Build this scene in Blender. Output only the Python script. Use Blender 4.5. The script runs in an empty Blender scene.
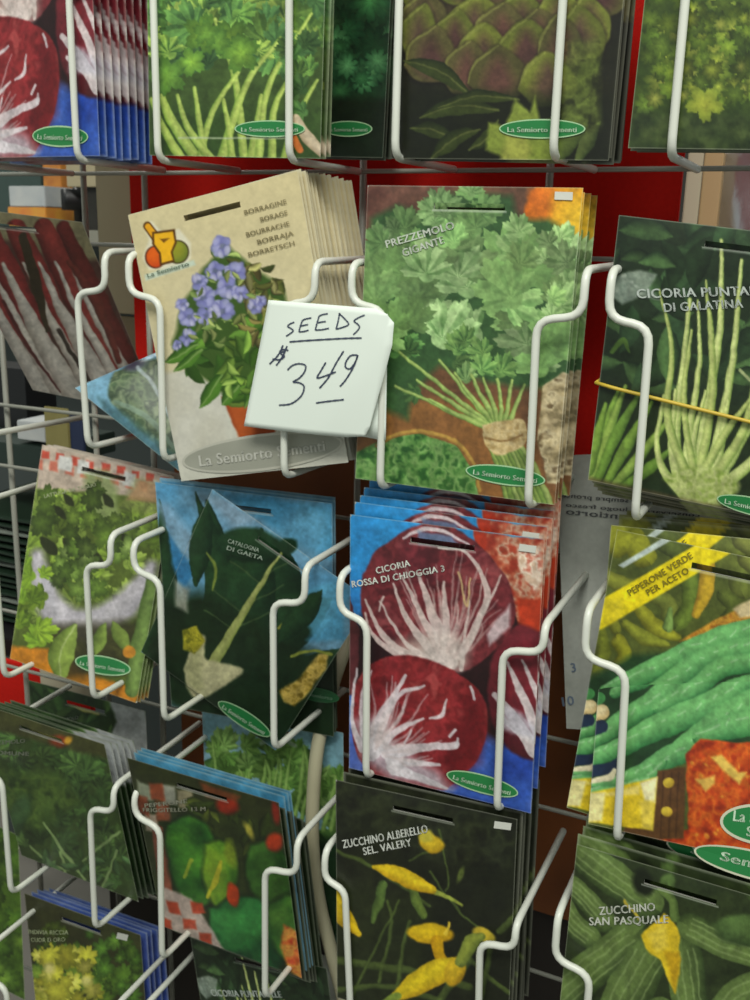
import bpy, math, random
import numpy as np
from mathutils import Matrix, Vector

SC = bpy.context.scene
COL = SC.collection
Z0 = 1.5                      # height of the bottom of the top row of pockets
PITCH = 0.17                  # spacing of the wire posts
GAP, ROWH, SH, NK, NW, TILT = 0.0711, 0.2049, 0.1123, 0.1417, 0.0219, -0.01
REAR = 0.10
FPX = 990.26
CAMPOS = np.array([0.47251012, -0.57977276, -0.05087249])
RC = np.array([[0.9024832625906063, 0.43009815366819937, 0.02322797784939796],
               [0.12922256042844651, -0.218918150119632, -0.967148578773964],
               [-0.41088379211169024, 0.875836983553071, -0.2531483510128263]])

def project(X):
    c = (np.asarray(X) - CAMPOS) @ RC.T
    return 375 + FPX * c[..., 0] / c[..., 2], 500 + FPX * c[..., 1] / c[..., 2]

def ray(u, v):
    return RC.T @ np.array([(u - 375) / FPX, (v - 500) / FPX, 1.0])

def at(u, v, Y):
    """point of the place seen at photo position (u, v) on the plane y = Y"""
    d = ray(u, v)
    return CAMPOS + (Y - CAMPOS[1]) / d[1] * d

def W3(p):
    return (float(p[0]), float(p[1]), float(p[2]) + Z0)

# ---------------------------------------------------------------- materials
def lin(c):
    c = np.asarray(c, float) / 255.0
    return np.where(c <= 0.04045, c / 12.92, ((c + 0.055) / 1.055) ** 2.4)

MATS = {}
def mat(name, rgb, rough=0.5, metal=0.0, spec=0.5, noise=0.0, nscale=60.0, bump=0.0, rgb2=None):
    if name in MATS: return MATS[name]
    m = bpy.data.materials.new(name); m.use_nodes = True
    nt = m.node_tree; b = nt.nodes['Principled BSDF']
    b.inputs['Roughness'].default_value = rough
    b.inputs['Metallic'].default_value = metal
    b.inputs['Specular IOR Level'].default_value = spec
    c = lin(rgb)
    tc = nt.nodes.new('ShaderNodeTexCoord'); nz = nt.nodes.new('ShaderNodeTexNoise')
    nz.inputs['Scale'].default_value = nscale; nz.inputs['Detail'].default_value = 4
    nt.links.new(tc.outputs['Object'], nz.inputs['Vector'])
    mx = nt.nodes.new('ShaderNodeMix'); mx.data_type = 'RGBA'
    c2 = lin(rgb2) if rgb2 is not None else c * (1 - noise)
    mx.inputs['A'].default_value = (*c, 1); mx.inputs['B'].default_value = (*c2, 1)
    nt.links.new(nz.outputs['Fac'], mx.inputs['Factor'])
    nt.links.new(mx.outputs['Result'], b.inputs['Base Color'])
    if bump:
        bp = nt.nodes.new('ShaderNodeBump'); bp.inputs['Strength'].default_value = bump
        bp.inputs['Distance'].default_value = 0.002
        nt.links.new(nz.outputs['Fac'], bp.inputs['Height']); nt.links.new(bp.outputs['Normal'], b.inputs['Normal'])
    MATS[name] = m
    return m

def print_mat(name, rough, spec, bump):
    m = bpy.data.materials.new(name); m.use_nodes = True
    nt = m.node_tree; b = nt.nodes['Principled BSDF']
    a = nt.nodes.new('ShaderNodeAttribute'); a.attribute_name = 'Col'
    nt.links.new(a.outputs['Color'], b.inputs['Base Color'])
    b.inputs['Specular IOR Level'].default_value = spec
    tc = nt.nodes.new('ShaderNodeTexCoord'); nz = nt.nodes.new('ShaderNodeTexNoise')
    nz.inputs['Scale'].default_value = 22; nz.inputs['Detail'].default_value = 3
    nt.links.new(tc.outputs['Object'], nz.inputs['Vector'])
    mr = nt.nodes.new('ShaderNodeMapRange')
    mr.inputs['To Min'].default_value = rough - .08; mr.inputs['To Max'].default_value = rough + .12
    nt.links.new(nz.outputs['Fac'], mr.inputs['Value']); nt.links.new(mr.outputs['Result'], b.inputs['Roughness'])
    bp = nt.nodes.new('ShaderNodeBump'); bp.inputs['Strength'].default_value = bump; bp.inputs['Distance'].default_value = 0.004
    nt.links.new(nz.outputs['Fac'], bp.inputs['Height']); nt.links.new(bp.outputs['Normal'], b.inputs['Normal'])
    return m

M_FILM = print_mat('printed_glossy_film', 0.38, 0.45, 0.16)
M_PAPER = print_mat('printed_paper', 0.6, 0.2, 0.1)
M_WIRE = mat('white_coated_wire', (222, 224, 212), 0.35, spec=0.5, noise=0.08, nscale=40)
M_RAIL = mat('grey_coated_wire', (150, 150, 138), 0.45, noise=0.15, nscale=40)
M_RED = mat('red_fabric_panel', (205, 30, 20), 0.85, spec=0.15, noise=0.25, nscale=300, bump=0.1)
M_BROWN = mat('brown_board', (150, 82, 28), 0.6, noise=0.4, nscale=14, rgb2=(90, 46, 16))
M_DARK = mat('dark_board', (40, 32, 26), 0.7, noise=0.3, nscale=10)

# ---------------------------------------------------------------- mesh helpers
def link(o, parent=None):
    COL.objects.link(o)
    if parent is not None: o.parent = parent
    return o

def raw_mesh(name, V, faces, m, parent=None, loc=None, smooth=True):
    me = bpy.data.meshes.new(name)
    me.from_pydata([tuple(map(float, v)) for v in V], [], [tuple(f) for f in faces])
    for x in (m if isinstance(m, (list, tuple)) else [m]): me.materials.append(x)
    if smooth: me.polygons.foreach_set('use_smooth', [True] * len(me.polygons))
    me.update()
    o = bpy.data.objects.new(name, me)
    if loc is not None: o.location = loc
    return link(o, parent)

def round_path(pts, r, seg=5):
    """polyline with its corners turned into arcs"""
    pts = [np.array(p, float) for p in pts]; out = [pts[0]]
    for a, b, c in zip(pts, pts[1:], pts[2:]):
        la, lc = np.linalg.norm(a - b), np.linalg.norm(c - b)
        k = min(r, la * .48, lc * .48); p, q = b + (a - b) / la * k, b + (c - b) / lc * k
        for t in np.linspace(0, 1, seg): out.append((1 - t) ** 2 * p + 2 * t * (1 - t) * b + t * t * q)
    return out + [pts[-1]]

def tube_geo(path, rad, n=10, V=None, F=None):
    V = [] if V is None else V; F = [] if F is None else F
    path = [np.array(p, float) for p in path]; base = len(V); N = len(path)
    rad = np.broadcast_to(rad, (N,))
    up = None
    for i, p in enumerate(path):
        t = path[min(i + 1, N - 1)] - path[max(i - 1, 0)]; t = t / (np.linalg.norm(t) + 1e-12)
        if up is None:
            up = np.cross(t, [0.3, 0.2, 0.93]); 
        up = up - t * up.dot(t); up /= np.linalg.norm(up) + 1e-12; w = np.cross(t, up)
        for k in range(n):
            a = 2 * math.pi * k / n; V.append(p + rad[i] * (math.cos(a) * up + math.sin(a) * w))
    for i in range(N - 1):
        for k in range(n):
            k2 = (k + 1) % n
            F.append((base + i * n + k, base + i * n + k2, base + (i + 1) * n + k2, base + (i + 1) * n + k))
    F.append(tuple(base + k for k in range(n))[::-1]); F.append(tuple(base + (N - 1) * n + k for k in range(n)))
    return V, F

def box_geo(x0, x1, y0, y1, z0, z1, bev=0.0, V=None, F=None):
    V = [] if V is None else V; F = [] if F is None else F
    import bmesh
    bm = bmesh.new(); bmesh.ops.create_cube(bm, size=1)
    for v in bm.verts:
        v.co = ((x0 + x1) / 2 + v.co.x * (x1 - x0), (y0 + y1) / 2 + v.co.y * (y1 - y0), (z0 + z1) / 2 + v.co.z * (z1 - z0))
    if bev: bmesh.ops.bevel(bm, geom=bm.edges[:], offset=bev, segments=2, affect='EDGES')
    b = len(V); bm.verts.index_update()
    V += [np.array(v.co) for v in bm.verts]; F += [tuple(b + v.index for v in f.verts) for f in bm.faces]
    bm.free(); return V, F

def tag(o, label=None, cat=None, group=None, kind=None):
    for k, v in (('label', label), ('category', cat), ('group', group), ('kind', kind)):
        if v: o[k] = v
    return o

# ---------------------------------------------------------------- print artwork (drawn on the packet's own surface)
RNG = np.random.RandomState(5)
LAT = RNG.rand(97, 97)
def vnoise(x, y):
    xi, yi = np.floor(x).astype(int), np.floor(y).astype(int); fx, fy = x - xi, y - yi
    fx, fy = fx * fx * (3 - 2 * fx), fy * fy * (3 - 2 * fy)
    g = lambda a, b: LAT[(yi + b) % 97, (xi + a) % 97]
    return (g(0, 0) * (1 - fx) + g(1, 0) * fx) * (1 - fy) + (g(0, 1) * (1 - fx) + g(1, 1) * fx) * fy

def fractal(x, y):
    return (vnoise(x, y) + .5 * vnoise(2.03 * x + 7, 2.03 * y) + .25 * vnoise(4.1 * x, 4.1 * y + 3)) / 1.75

def smooth_pts(pts, k=7):
    P = np.array(pts, float)
    if len(P) < 3: return P
    Q = np.vstack([2 * P[0] - P[1], P, 2 * P[-1] - P[-2]]); out = []
    for i in range(len(P) - 1):
        a, b, c, d = Q[i:i + 4]
        for t in np.linspace(0, 1, k, endpoint=False):
            out.append(.5 * (2 * b + (c - a) * t + (2 * a - 5 * b + 4 * c - d) * t ** 2 + (3 * b - a - 3 * c + d) * t ** 3))
    return np.array(out + [P[-1]])

class Art:
    def __init__(s, PX, PY):
        s.x, s.y = PX.ravel(), PY.ravel(); s.c = np.zeros((s.x.size, 3)); s.seed = 1
        s.x0, s.y0 = s.x, s.y; s.warp(2.0)
    def warp(s, amp=0, sc=15):
        """natural outlines wobble a little"""
        if not amp: s.x, s.y = s.x0, s.y0; return
        f = lambda o: (fractal(s.x0 / sc + o, s.y0 / sc + 2 * o) - .5) * 2 + .22 * (vnoise(s.x0 / sc * 3.3 + o, s.y0 / sc * 3.3 - o) - .5)
        s.x, s.y = s.x0 + amp * f(11), s.y0 + amp * f(29)
    def finish(s, k=.34):
        g = 1 + k * ((fractal(s.x0 / 9 + 5, s.y0 / 9) - .5) * 1.2 + (fractal(s.x0 / 3.1, s.y0 / 3.1 + 9) - .5) * 1.0)
        h = (fractal(s.x0 / 26 + 3, s.y0 / 26 + 8) - .5) * 16 * k
        s.c = np.clip(s.c * g[:, None] + h[:, None] * np.array([.6, .6, -.8]), 0, 255)
    def _win(s, x0, x1, y0, y1):
        return np.nonzero((s.x > x0) & (s.x < x1) & (s.y > y0) & (s.y < y1))[0]
    def _mix(s, I, a, col):
        a = np.clip(a, 0, 1)[:, None]; s.c[I] = s.c[I] * (1 - a) + np.asarray(col, float) * a
    def base(s, c0, c1=None, sc=30, y0=None, y1=None):
        c0 = np.asarray(c0, float)
        if c1 is None: s.c[:] = c0; return
        t = np.clip((s.y - y0) / (y1 - y0), 0, 1)[:, None] if y0 is not None else fractal(s.x / sc, s.y / sc)[:, None]
        s.c[:] = c0 * (1 - t) + np.asarray(c1, float) * t
    def _poly_cov(s, pts, soft):
        P = np.array(pts, float); m = 3 + soft
        I = s._win(P[:, 0].min() - m, P[:, 0].max() + m, P[:, 1].min() - m, P[:, 1].max() + m)
        if not I.size: return I, None
        x, y = s.x[I], s.y[I]; d2 = np.full(x.size, 1e9); ins = np.zeros(x.size, bool)
        for (ax, ay), (bx, by) in zip(P, np.roll(P, -1, 0)):
            ex, ey = bx - ax, by - ay; L = ex * ex + ey * ey + 1e-9
            t = np.clip(((x - ax) * ex + (y - ay) * ey) / L, 0, 1)
            d2 = np.minimum(d2, (x - ax - t * ex) ** 2 + (y - ay - t * ey) ** 2)
            cr = (ay > y) != (by > y)
            ins ^= cr & (x < (bx - ax) * (y - ay) / (by - ay + 1e-12) + ax)
        sd = np.where(ins, -1, 1) * np.sqrt(d2)
        return I, np.clip(.5 - sd / soft, 0, 1)
    def poly(s, pts, col, soft=1.5, a=1, sm=False):
        if sm: pts = smooth_pts(list(pts) + [pts[0]])[:-1]
        I, c = s._poly_cov(pts, soft)
        if I.size: s._mix(I, c * a, col)
    def mottle(s, pts, cols, sc=8, soft=2, a=1, sharp=1.0, sm=False):
        """patch filled with a broken pattern of the given colours"""
        if sm: pts = smooth_pts(list(pts) + [pts[0]])[:-1]
        I, c = s._poly_cov(pts, soft)
        if not I.size: return
        s.seed += 13
        n = fractal(s.x[I] / sc + s.seed, s.y[I] / sc + s.seed * 1.7); n = np.clip((n - .5) * 1.9 * sharp + .5, 0, .9999) * (len(cols) - 1)
        k = n.astype(int); f = (n - k)[:, None]; C = np.array(cols, float)
        s._mix(I, c * a, C[k] * (1 - f) + C[k + 1] * f)
    def tube(s, pts, w, col, edge=None, soft=1.3, a=1, lit=.25):
        """stalk or fruit along a curve; w: half width (one number or a list along it)"""
        P = smooth_pts(pts); w = np.atleast_1d(np.array(w, float))
        ww = np.interp(np.linspace(0, 1, len(P)), np.linspace(0, 1, len(w)), w); m = ww.max() + 2
        I = s._win(P[:, 0].min() - m, P[:, 0].max() + m, P[:, 1].min() - m, P[:, 1].max() + m)
        if not I.size: return
        x, y = s.x[I], s.y[I]; best = np.full(x.size, 1e9); nn = np.zeros(x.size)
        for i in range(len(P) - 1):
            (ax, ay), (bx, by) = P[i], P[i + 1]; ex, ey = bx - ax, by - ay; L = ex * ex + ey * ey + 1e-9
            t = np.clip(((x - ax) * ex + (y - ay) * ey) / L, 0, 1); dx, dy = x - ax - t * ex, y - ay - t * ey
            r = ww[i] * (1 - t) + ww[i + 1] * t; d = np.sqrt(dx * dx + dy * dy) - r
            sg = np.sign(ex * dy - ey * dx) * np.sqrt(dx * dx + dy * dy) / np.maximum(r, .3)
            k = d < best; best[k] = d[k]; nn[k] = sg[k]
        if edge is None: c = np.asarray(col, float)
        else:
            q = np.clip(np.abs(nn + lit) / (1 + lit), 0, 1)[:, None] ** 1.6; c = np.asarray(col, float) * (1 - q) + np.asarray(edge, float) * q
        s._mix(I, np.clip(.5 - best / soft, 0, 1) * a, c)
    def ell(s, cx, cy, rx, ry, ang=0, col=(0, 0, 0), edge=None, soft=1.3, a=1, hx=-.25, hy=-.3):
        m = max(rx, ry) + 2; I = s._win(cx - m, cx + m, cy - m, cy + m)
        if not I.size: return
        r = math.radians(ang); dx, dy = s.x[I] - cx, s.y[I] - cy
        u, v = (dx * math.cos(r) + dy * math.sin(r)) / rx, (-dx * math.sin(r) + dy * math.cos(r)) / ry
        rr = np.sqrt(u * u + v * v); sd = (rr - 1) * min(rx, ry)
        if edge is None: c = np.asarray(col, float)
        else:
            q = np.clip(((u - hx) ** 2 + (v - hy) ** 2) / 1.7, 0, 1)[:, None]; c = np.asarray(col, float) * (1 - q) + np.asarray(edge, float) * q
        s._mix(I, np.clip(.5 - sd / soft, 0, 1) * a, c)
    def lobed(s, cx, cy, R, ang, col, dark, n=5, a=1):
        """frilly leaflet"""
        m = R + 2; I = s._win(cx - m, cx + m, cy - m, cy + m)
        if not I.size: return
        dx, dy = s.x[I] - cx, s.y[I] - cy; th = np.arctan2(dy, dx) - ang; d = np.sqrt(dx * dx + dy * dy)
        rad = R * (.52 + .48 * np.abs(np.cos(th * n / 2)) ** .8 * (1 + .16 * np.cos(19 * th)))
        q = np.clip(d / R * .9 + .35 * (1 - np.abs(np.cos(th * n / 2)) ** .3), 0, 1)[:, None]
        s._mix(I, np.clip(.5 + (rad - d) / 1.4, 0, 1) * a, np.asarray(col, float) * (1 - q) + np.asarray(dark, float) * q)
    def fan(s, cx, cy, R, ang, col, dark, a=1):
        """toothed leaf spreading from its stalk"""
        m = R * 1.15 + 2; I = s._win(cx - m, cx + m, cy - m, cy + m)
        if not I.size: return
        dx, dy = s.x[I] - cx, s.y[I] - cy; d = np.sqrt(dx * dx + dy * dy); th = (np.arctan2(dy, dx) - ang + np.pi) % (2 * np.pi) - np.pi
        rad = np.full(d.shape, R * .22); off = np.zeros(d.shape)
        for ak, lk in ((-1.3, .68), (-.66, .9), (0, 1.0), (.66, .9), (1.3, .68)):
            r = lk * R * np.clip(1 - (np.abs(th - ak) / .5) ** 1.7, 0, 1) ** .5; k = r > rad; rad[k] = r[k]; off[k] = (th - ak)[k]
        rad = rad * (1 + .13 * (np.abs((off * 9) % 2 - 1) - .5))
        q = np.clip(.3 + .2 * np.sign(off) * np.clip(np.abs(off) * 9, 0, 1) + .45 * (1 - d / R) - .3 * np.exp(-(off * d / 1.2) ** 2) + .9 * (fractal(s.x[I] / 11, s.y[I] / 11) - .5), 0, 1)[:, None]
        s._mix(I, np.clip(.5 + (rad - d) / 1.4, 0, 1) * a, np.asarray(col, float) * (1 - q) + np.asarray(dark, float) * q)
    def leaf(s, p, q, w, col, edge, vein=None, bend=0):
        (x0, y0), (x1, y1) = p, q; mx, my = (x0 + x1) / 2 - (y1 - y0) * bend, (y0 + y1) / 2 + (x1 - x0) * bend
        s.tube([p, (mx, my), q], [w * .15, w * .75, w, w * .7, w * .05], col, edge, lit=.4)
        if vein: s.tube([p, (mx, my), q], [1.0, .5], vein)
    def scatter(s, pts, n, R, cols, darks, kind='lobed', seed=1, nl=5, a=1):
        rd = random.Random(seed); P = np.array(pts, float); k = 0; tries = 0
        while k < n and tries < n * 20:
            tries += 1
            x, y = rd.uniform(P[:, 0].min(), P[:, 0].max()), rd.uniform(P[:, 1].min(), P[:, 1].max()); ins = False
            for (ax, ay), (bx, by) in zip(P, np.roll(P, -1, 0)):
                if (ay > y) != (by > y) and x < (bx - ax) * (y - ay) / (by - ay) + ax: ins = not ins
            if not ins: continue
            k += 1; r = rd.uniform(*R); i = rd.randrange(len(cols)); g = rd.random() * 6.28; b = rd.uniform(.74, 1.24)
            cc, dd = [v * b for v in cols[i]], [v * b * .92 for v in darks[i % len(darks)]]
            if kind == 'fan': s.fan(x, y, r * 1.25, rd.gauss(-1.57, .9), cc, dd, a)
            elif kind == 'lobed': s.lobed(x, y, r, g, cc, dd, nl, a)
            elif kind == 'ell': s.ell(x, y, r, r * rd.uniform(.45, .9), math.degrees(g), cc, dd, a=a)
            else:
                dx, dy = math.cos(g) * r, math.sin(g) * r; s.leaf((x - dx, y - dy), (x + dx, y + dy), r * .45, cc, dd, bend=rd.uniform(-.2, .2))

# ---------------------------------------------------------------- packets
PW, PH = 0.14, 0.194
def pose(x, y, z, roll, lean, yaw, W=PW, H=PH):
    cr, sr = math.cos(roll), math.sin(roll)
    def T(v):
        v = np.array([v[0], v[1] * math.cos(lean) + v[2] * math.sin(lean), v[2] * math.cos(lean) - v[1] * math.sin(lean)])
        return np.array([v[0] * math.cos(yaw) - v[1] * math.sin(yaw), v[0] * math.sin(yaw) + v[1] * math.cos(yaw), v[2]])
    ex, ez, c = T((cr, 0, -sr)), T((sr, 0, cr)), np.array([x, y, z])
    return np.array([c - ex * W / 2 + ez * H / 2, c + ex * W / 2 + ez * H / 2, c + ex * W / 2 - ez * H / 2, c - ex * W / 2 - ez * H / 2])

class Design:
    """one printed packet: its reference place gives the artwork's coordinates"""
    def __init__(s, name, corners, art, gain=1.0, slot=True, paper=False, back=(170, 170, 160), text=(), ovals=(), stickers=(), bulge=.0012):
        s.name, s.q, s.art, s.gain, s.slot, s.paper, s.back = name, corners, art, gain, slot, paper, back
        s.text, s.ovals, s.stickers, s.bulge, s.cache = text, ovals, stickers, bulge, {}
        s.ex, s.ey = s.q[1] - s.q[0], s.q[3] - s.q[0]; s.n = np.cross(s.ex, s.ey); s.n /= np.linalg.norm(s.n)
    def uv(s, px, py):
        d = ray(px, py); t = (s.q[0] - CAMPOS).dot(s.n) / d.dot(s.n); X = CAMPOS + t * d - s.q[0]
        return X.dot(s.ex) / s.ex.dot(s.ex), X.dot(s.ey) / s.ey.dot(s.ey)

def bil(q, u, v):
    u, v = np.asarray(u)[..., None], np.asarray(v)[..., None]
    return (q[0] * (1 - u) + q[1] * u) * (1 - v) + (q[3] * (1 - u) + q[2] * u) * v

def pillow(u, v, amp):
    e = (1 - np.abs(2 * u - 1) ** 6) * (1 - np.abs(2 * v - 1) ** 8)
    return e * amp * (1 + .35 * np.sin(5 * u + 3 * v) * np.sin(4 * v + 1))

def front_n(q):
    n = np.cross(q[3] - q[0], q[1] - q[0]); n /= np.linalg.norm(n)
    return n if n.dot(CAMPOS - q[0]) > 0 else -n

SLOT = (.335, .665, .052, .072)
def pouch_mesh(D, q, nu, nv, key):
    org = (q[2] + q[3]) / 2
    s0, s1, s2, s3 = SLOT
    us = np.unique(np.concatenate([np.linspace(0, 1, nu), [s0, s1]])); vs = np.unique(np.concatenate([np.linspace(0, 1, nv), [s2, s3]]))
    U, Vv = np.meshgrid(us, vs); n = front_n(q)
    P = bil(q, U, Vv) + n * (pillow(U, Vv, D.bulge) + (0 if D.paper else .0005) * (fractal(U * 4 + D.q[0][0] * 50, Vv * 5) - .5) * np.clip(np.minimum(np.minimum(U, 1 - U), np.minimum(Vv, 1 - Vv)) * 12, 0, 1))[..., None]
    ref = bil(D.q, U, Vv); PX, PY = project(ref)
    A = Art(PX, PY); D.art(A); A.finish(.07 if D.paper else .27)
    c = A.c.reshape(*U.shape, 3)
    rim = np.minimum(np.minimum(U, 1 - U) * PW, np.minimum(Vv, 1 - Vv) * PH)
    rimf = np.clip(1 - rim / .0007, 0, 1)[..., None] * .45
    c = c * (1 - rimf) + np.array([205, 205, 190.]) * rimf
    if D.slot and not D.paper:      # pale cut edge below the hanging slot, its highlight painted into the print
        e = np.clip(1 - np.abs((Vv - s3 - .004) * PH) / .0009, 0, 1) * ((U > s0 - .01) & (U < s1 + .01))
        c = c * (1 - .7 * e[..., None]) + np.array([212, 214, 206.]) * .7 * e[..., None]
    L = np.clip(lin(np.clip(c, 0, 255)) * D.gain, 0, .9)
    h, w = U.shape
    ub = np.unique(np.concatenate([np.linspace(0, 1, 9), [s0, s1]])); vb = np.unique(np.concatenate([np.linspace(0, 1, 11), [s2, s3]]))
    UB, VB = np.meshgrid(ub, vb); PB = bil(q, UB, VB) - n * (pillow(UB, VB, .0003)[..., None]); hb, wb = UB.shape
    V = np.concatenate([P.reshape(-1, 3), PB.reshape(-1, 3)]) - org
    C = np.concatenate([L.reshape(-1, 3), np.tile(lin(D.back), (hb * wb, 1))])
    def quads(h, w, us, vs, base, flip):
        i = np.arange(h - 1)[:, None] * w + np.arange(w - 1)[None]
        Q = np.stack([i, i + w, i + w + 1, i + 1], -1) + base
        keep = np.ones((h - 1, w - 1), bool)
        if D.slot:
            uc, vc = (us[:-1] + us[1:]) / 2, (vs[:-1] + vs[1:]) / 2
            keep &= ~(((uc > s0) & (uc < s1))[None] & ((vc > s2) & (vc < s3))[:, None])
        Q = Q[keep]
        return Q[:, ::-1] if flip else Q
    Q = np.concatenate([quads(h, w, us, vs, 0, False), quads(hb, wb, ub, vb, h * w, True)])
    me = bpy.data.meshes.new(key)
    me.vertices.add(len(V)); me.vertices.foreach_set('co', V.astype(np.float32).ravel())
    me.loops.add(Q.size); me.loops.foreach_set('vertex_index', Q.astype(np.int32).ravel())
    me.polygons.add(len(Q)); me.polygons.foreach_set('loop_start', np.arange(0, Q.size, 4, dtype=np.int32))
    me.polygons.foreach_set('loop_total', np.full(len(Q), 4, np.int32))
    me.polygons.foreach_set('use_smooth', np.ones(len(Q), bool))
    me.update(); me.validate()
    ca = me.color_attributes.new('Col', 'FLOAT_COLOR', 'POINT')
    ca.data.foreach_set('color', np.c_[C, np.ones(len(C))].astype(np.float32).ravel())
    me.materials.append(M_PAPER if D.paper else M_FILM)
    return me, org

def on_face(D, q, org, pts, off):
    """photo positions on the artwork -> points just above the packet's face"""
    n = front_n(q); out = []
    for px, py in pts:
        u, v = D.uv(px, py); out.append(bil(q, u, v) + n * (float(pillow(np.clip(u, 0, 1), np.clip(v, 0, 1), D.bulge)) + off) - org)
    return out

def text_geo(txt):
    cu = bpy.data.curves.new('lettering', 'FONT'); cu.body = txt; cu.offset = 0; cu.space_character = 1.06; cu.resolution_u = 3
    o = bpy.data.objects.new('lettering', cu); COL.objects.link(o)
    dg = bpy.context.evaluated_depsgraph_get(); me = bpy.data.meshes.new_from_object(o.evaluated_get(dg))
    V = np.array([v.co[:2] for v in me.vertices]); F = [tuple(p.vertices) for p in me.polygons]
    if len(V):      # heavier strokes
        n = len(V); V = np.concatenate([V, V + [.024, .012], V + [.048, 0]]); F = F + [tuple(i + n for i in f) for f in F] + [tuple(i + 2 * n for i in f) for f in F]
    bpy.data.objects.remove(o); bpy.data.curves.remove(cu); bpy.data.meshes.remove(me)
    return V, F

def lettering(D, q, org, items, name, m, parent, off=.0008):
    AV, AF = [], []
    for txt, p0, p1, h in items:
        V, F = text_geo(txt)
        if not len(V): continue
        x0, x1 = V[:, 0].min(), V[:, 0].max(); d = np.subtract(p1, p0); L = np.linalg.norm(d); d = d / L; up = np.array([d[1], -d[0]])
        pts = [np.array(p0) + d * (x - x0) / (x1 - x0) * L + up * y / .7 * h for x, y in V]
        b = len(AV); AV += on_face(D, q, org, pts, off); AF += [tuple(b + i for i in f) for f in F]
    return raw_mesh(name, AV, AF, m, parent, smooth=False)

def oval(D, q, org, spec, parent):
    cx, cy, rx, ry, ang, txts, c_in, c_rim, c_txt = spec
    r = math.radians(ang); P = []; N = 40
    for k, f in ((0, 0), (1, .86), (2, 1.0)):
        for i in range(N):
            a = 2 * math.pi * i / N; x, y = math.cos(a) * (rx - (1 - f) * min(rx, ry) if f else 0), math.sin(a) * ry * f
            P.append((cx + x * math.cos(r) - y * math.sin(r), cy + x * math.sin(r) + y * math.cos(r)))
    V = on_face(D, q, org, P, .0006); F = []; MI = []
    for i in range(N):
        j = (i + 1) % N
        F.append((i, N + i, N + j)); MI.append(0); F.append((N + i, 2 * N + i, 2 * N + j, N + j)); MI.append(1)
    key = 'oval_%d_%d_%d' % c_in; o = raw_mesh('brand_oval', V, F, [mat(key, c_in, .45, noise=.1), mat('rim_%d_%d_%d' % c_rim, c_rim, .45)], parent, smooth=False)
    o.data.polygons.foreach_set('material_index', MI)
    items = []
    for t, fx0, fx1, fy, h in txts:
        f = lambda x, y: (cx + x * rx * math.cos(r) - y * ry * math.sin(r), cy + x * rx * math.sin(r) + y * ry * math.cos(r))
        items.append((t, f(fx0, fy), f(fx1, fy), h))
    lettering(D, q, org, items, 'brand_lettering', mat('ink_%d_%d_%d' % c_txt, c_txt, .5), o, .0010)
    return o

def packet(D, q, label, group, fine=True, dens=1.0, name='seed_packet', cat='seed packet'):
    px, py = project(q); 
    wpx = max(np.hypot(px[1] - px[0], py[1] - py[0]), np.hypot(px[2] - px[3], py[2] - py[3])); hpx = np.hypot(px[3] - px[0], py[3] - py[0])
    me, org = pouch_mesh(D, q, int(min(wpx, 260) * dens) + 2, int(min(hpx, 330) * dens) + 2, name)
    o = link(bpy.data.objects.new(name, me)); o.location = W3(org)
    tag(o, label, cat, group)
    for items, rgb, nm in D.text: lettering(D, q, org, items, nm, mat('ink_%d_%d_%d' % rgb, rgb, .5), o)
    for sp in D.ovals: oval(D, q, org, sp, o)
    for (cx, cy, w, h, ang) in D.stickers:
        r = math.radians(ang); P = [(cx + x * math.cos(r) - y * math.sin(r), cy + x * math.sin(r) + y * math.cos(r)) for x, y in ((-w / 2, -h / 2), (w / 2, -h / 2), (w / 2, h / 2), (-w / 2, h / 2))]
        st = raw_mesh('price_sticker', on_face(D, q, org, P, .0007), [(0, 3, 2, 1)], mat('sticker_white', (205, 205, 195), .5), o, smooth=False)
    return o

def stack(D, q, n, step, label, group, drift=(0, 0), jit=.0015, seed=1, rollj=.01, ystart=0.0, cat='seed packet', parts_of=None, copies_with_parts=0):
    """packets standing behind the front one; each is an object of its own"""
    rd = random.Random(seed); base = None
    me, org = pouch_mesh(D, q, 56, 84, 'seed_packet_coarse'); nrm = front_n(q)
    first = bpy.data.objects.new('seed_packet', me)
    for i in range(n):
        o = first if i == 0 else first.copy()
        if i < copies_with_parts and parts_of is not None: o.data = parts_of.data
        k = i + 1; d = -nrm * (ystart + step * k) + np.array([drift[0] * k + rd.uniform(-jit, jit), 0, drift[1] * k + rd.uniform(-jit, jit)])
        p = org + d; o.location = W3(p); o.rotation_euler = (0, rd.uniform(-rollj, rollj), rd.uniform(-.01, .01))
        COL.objects.link(o); tag(o, label, cat, group)
        if i < copies_with_parts and parts_of is not None:
            for ch in parts_of.children:
                c = ch.copy(); c.parent = o; COL.objects.link(c)
                for g in ch.children:
                    e = g.copy(); e.parent = c; COL.objects.link(e)
# ---------------------------------------------------------------- the artworks
GREENW, RIMW, TXTW = (38, 128, 66), (170, 205, 160), (200, 225, 195)
BRAND = [('La Semiorto Sementi', -.8, .8, .32, 4.6)]
WHITE = (222, 224, 214)

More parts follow.
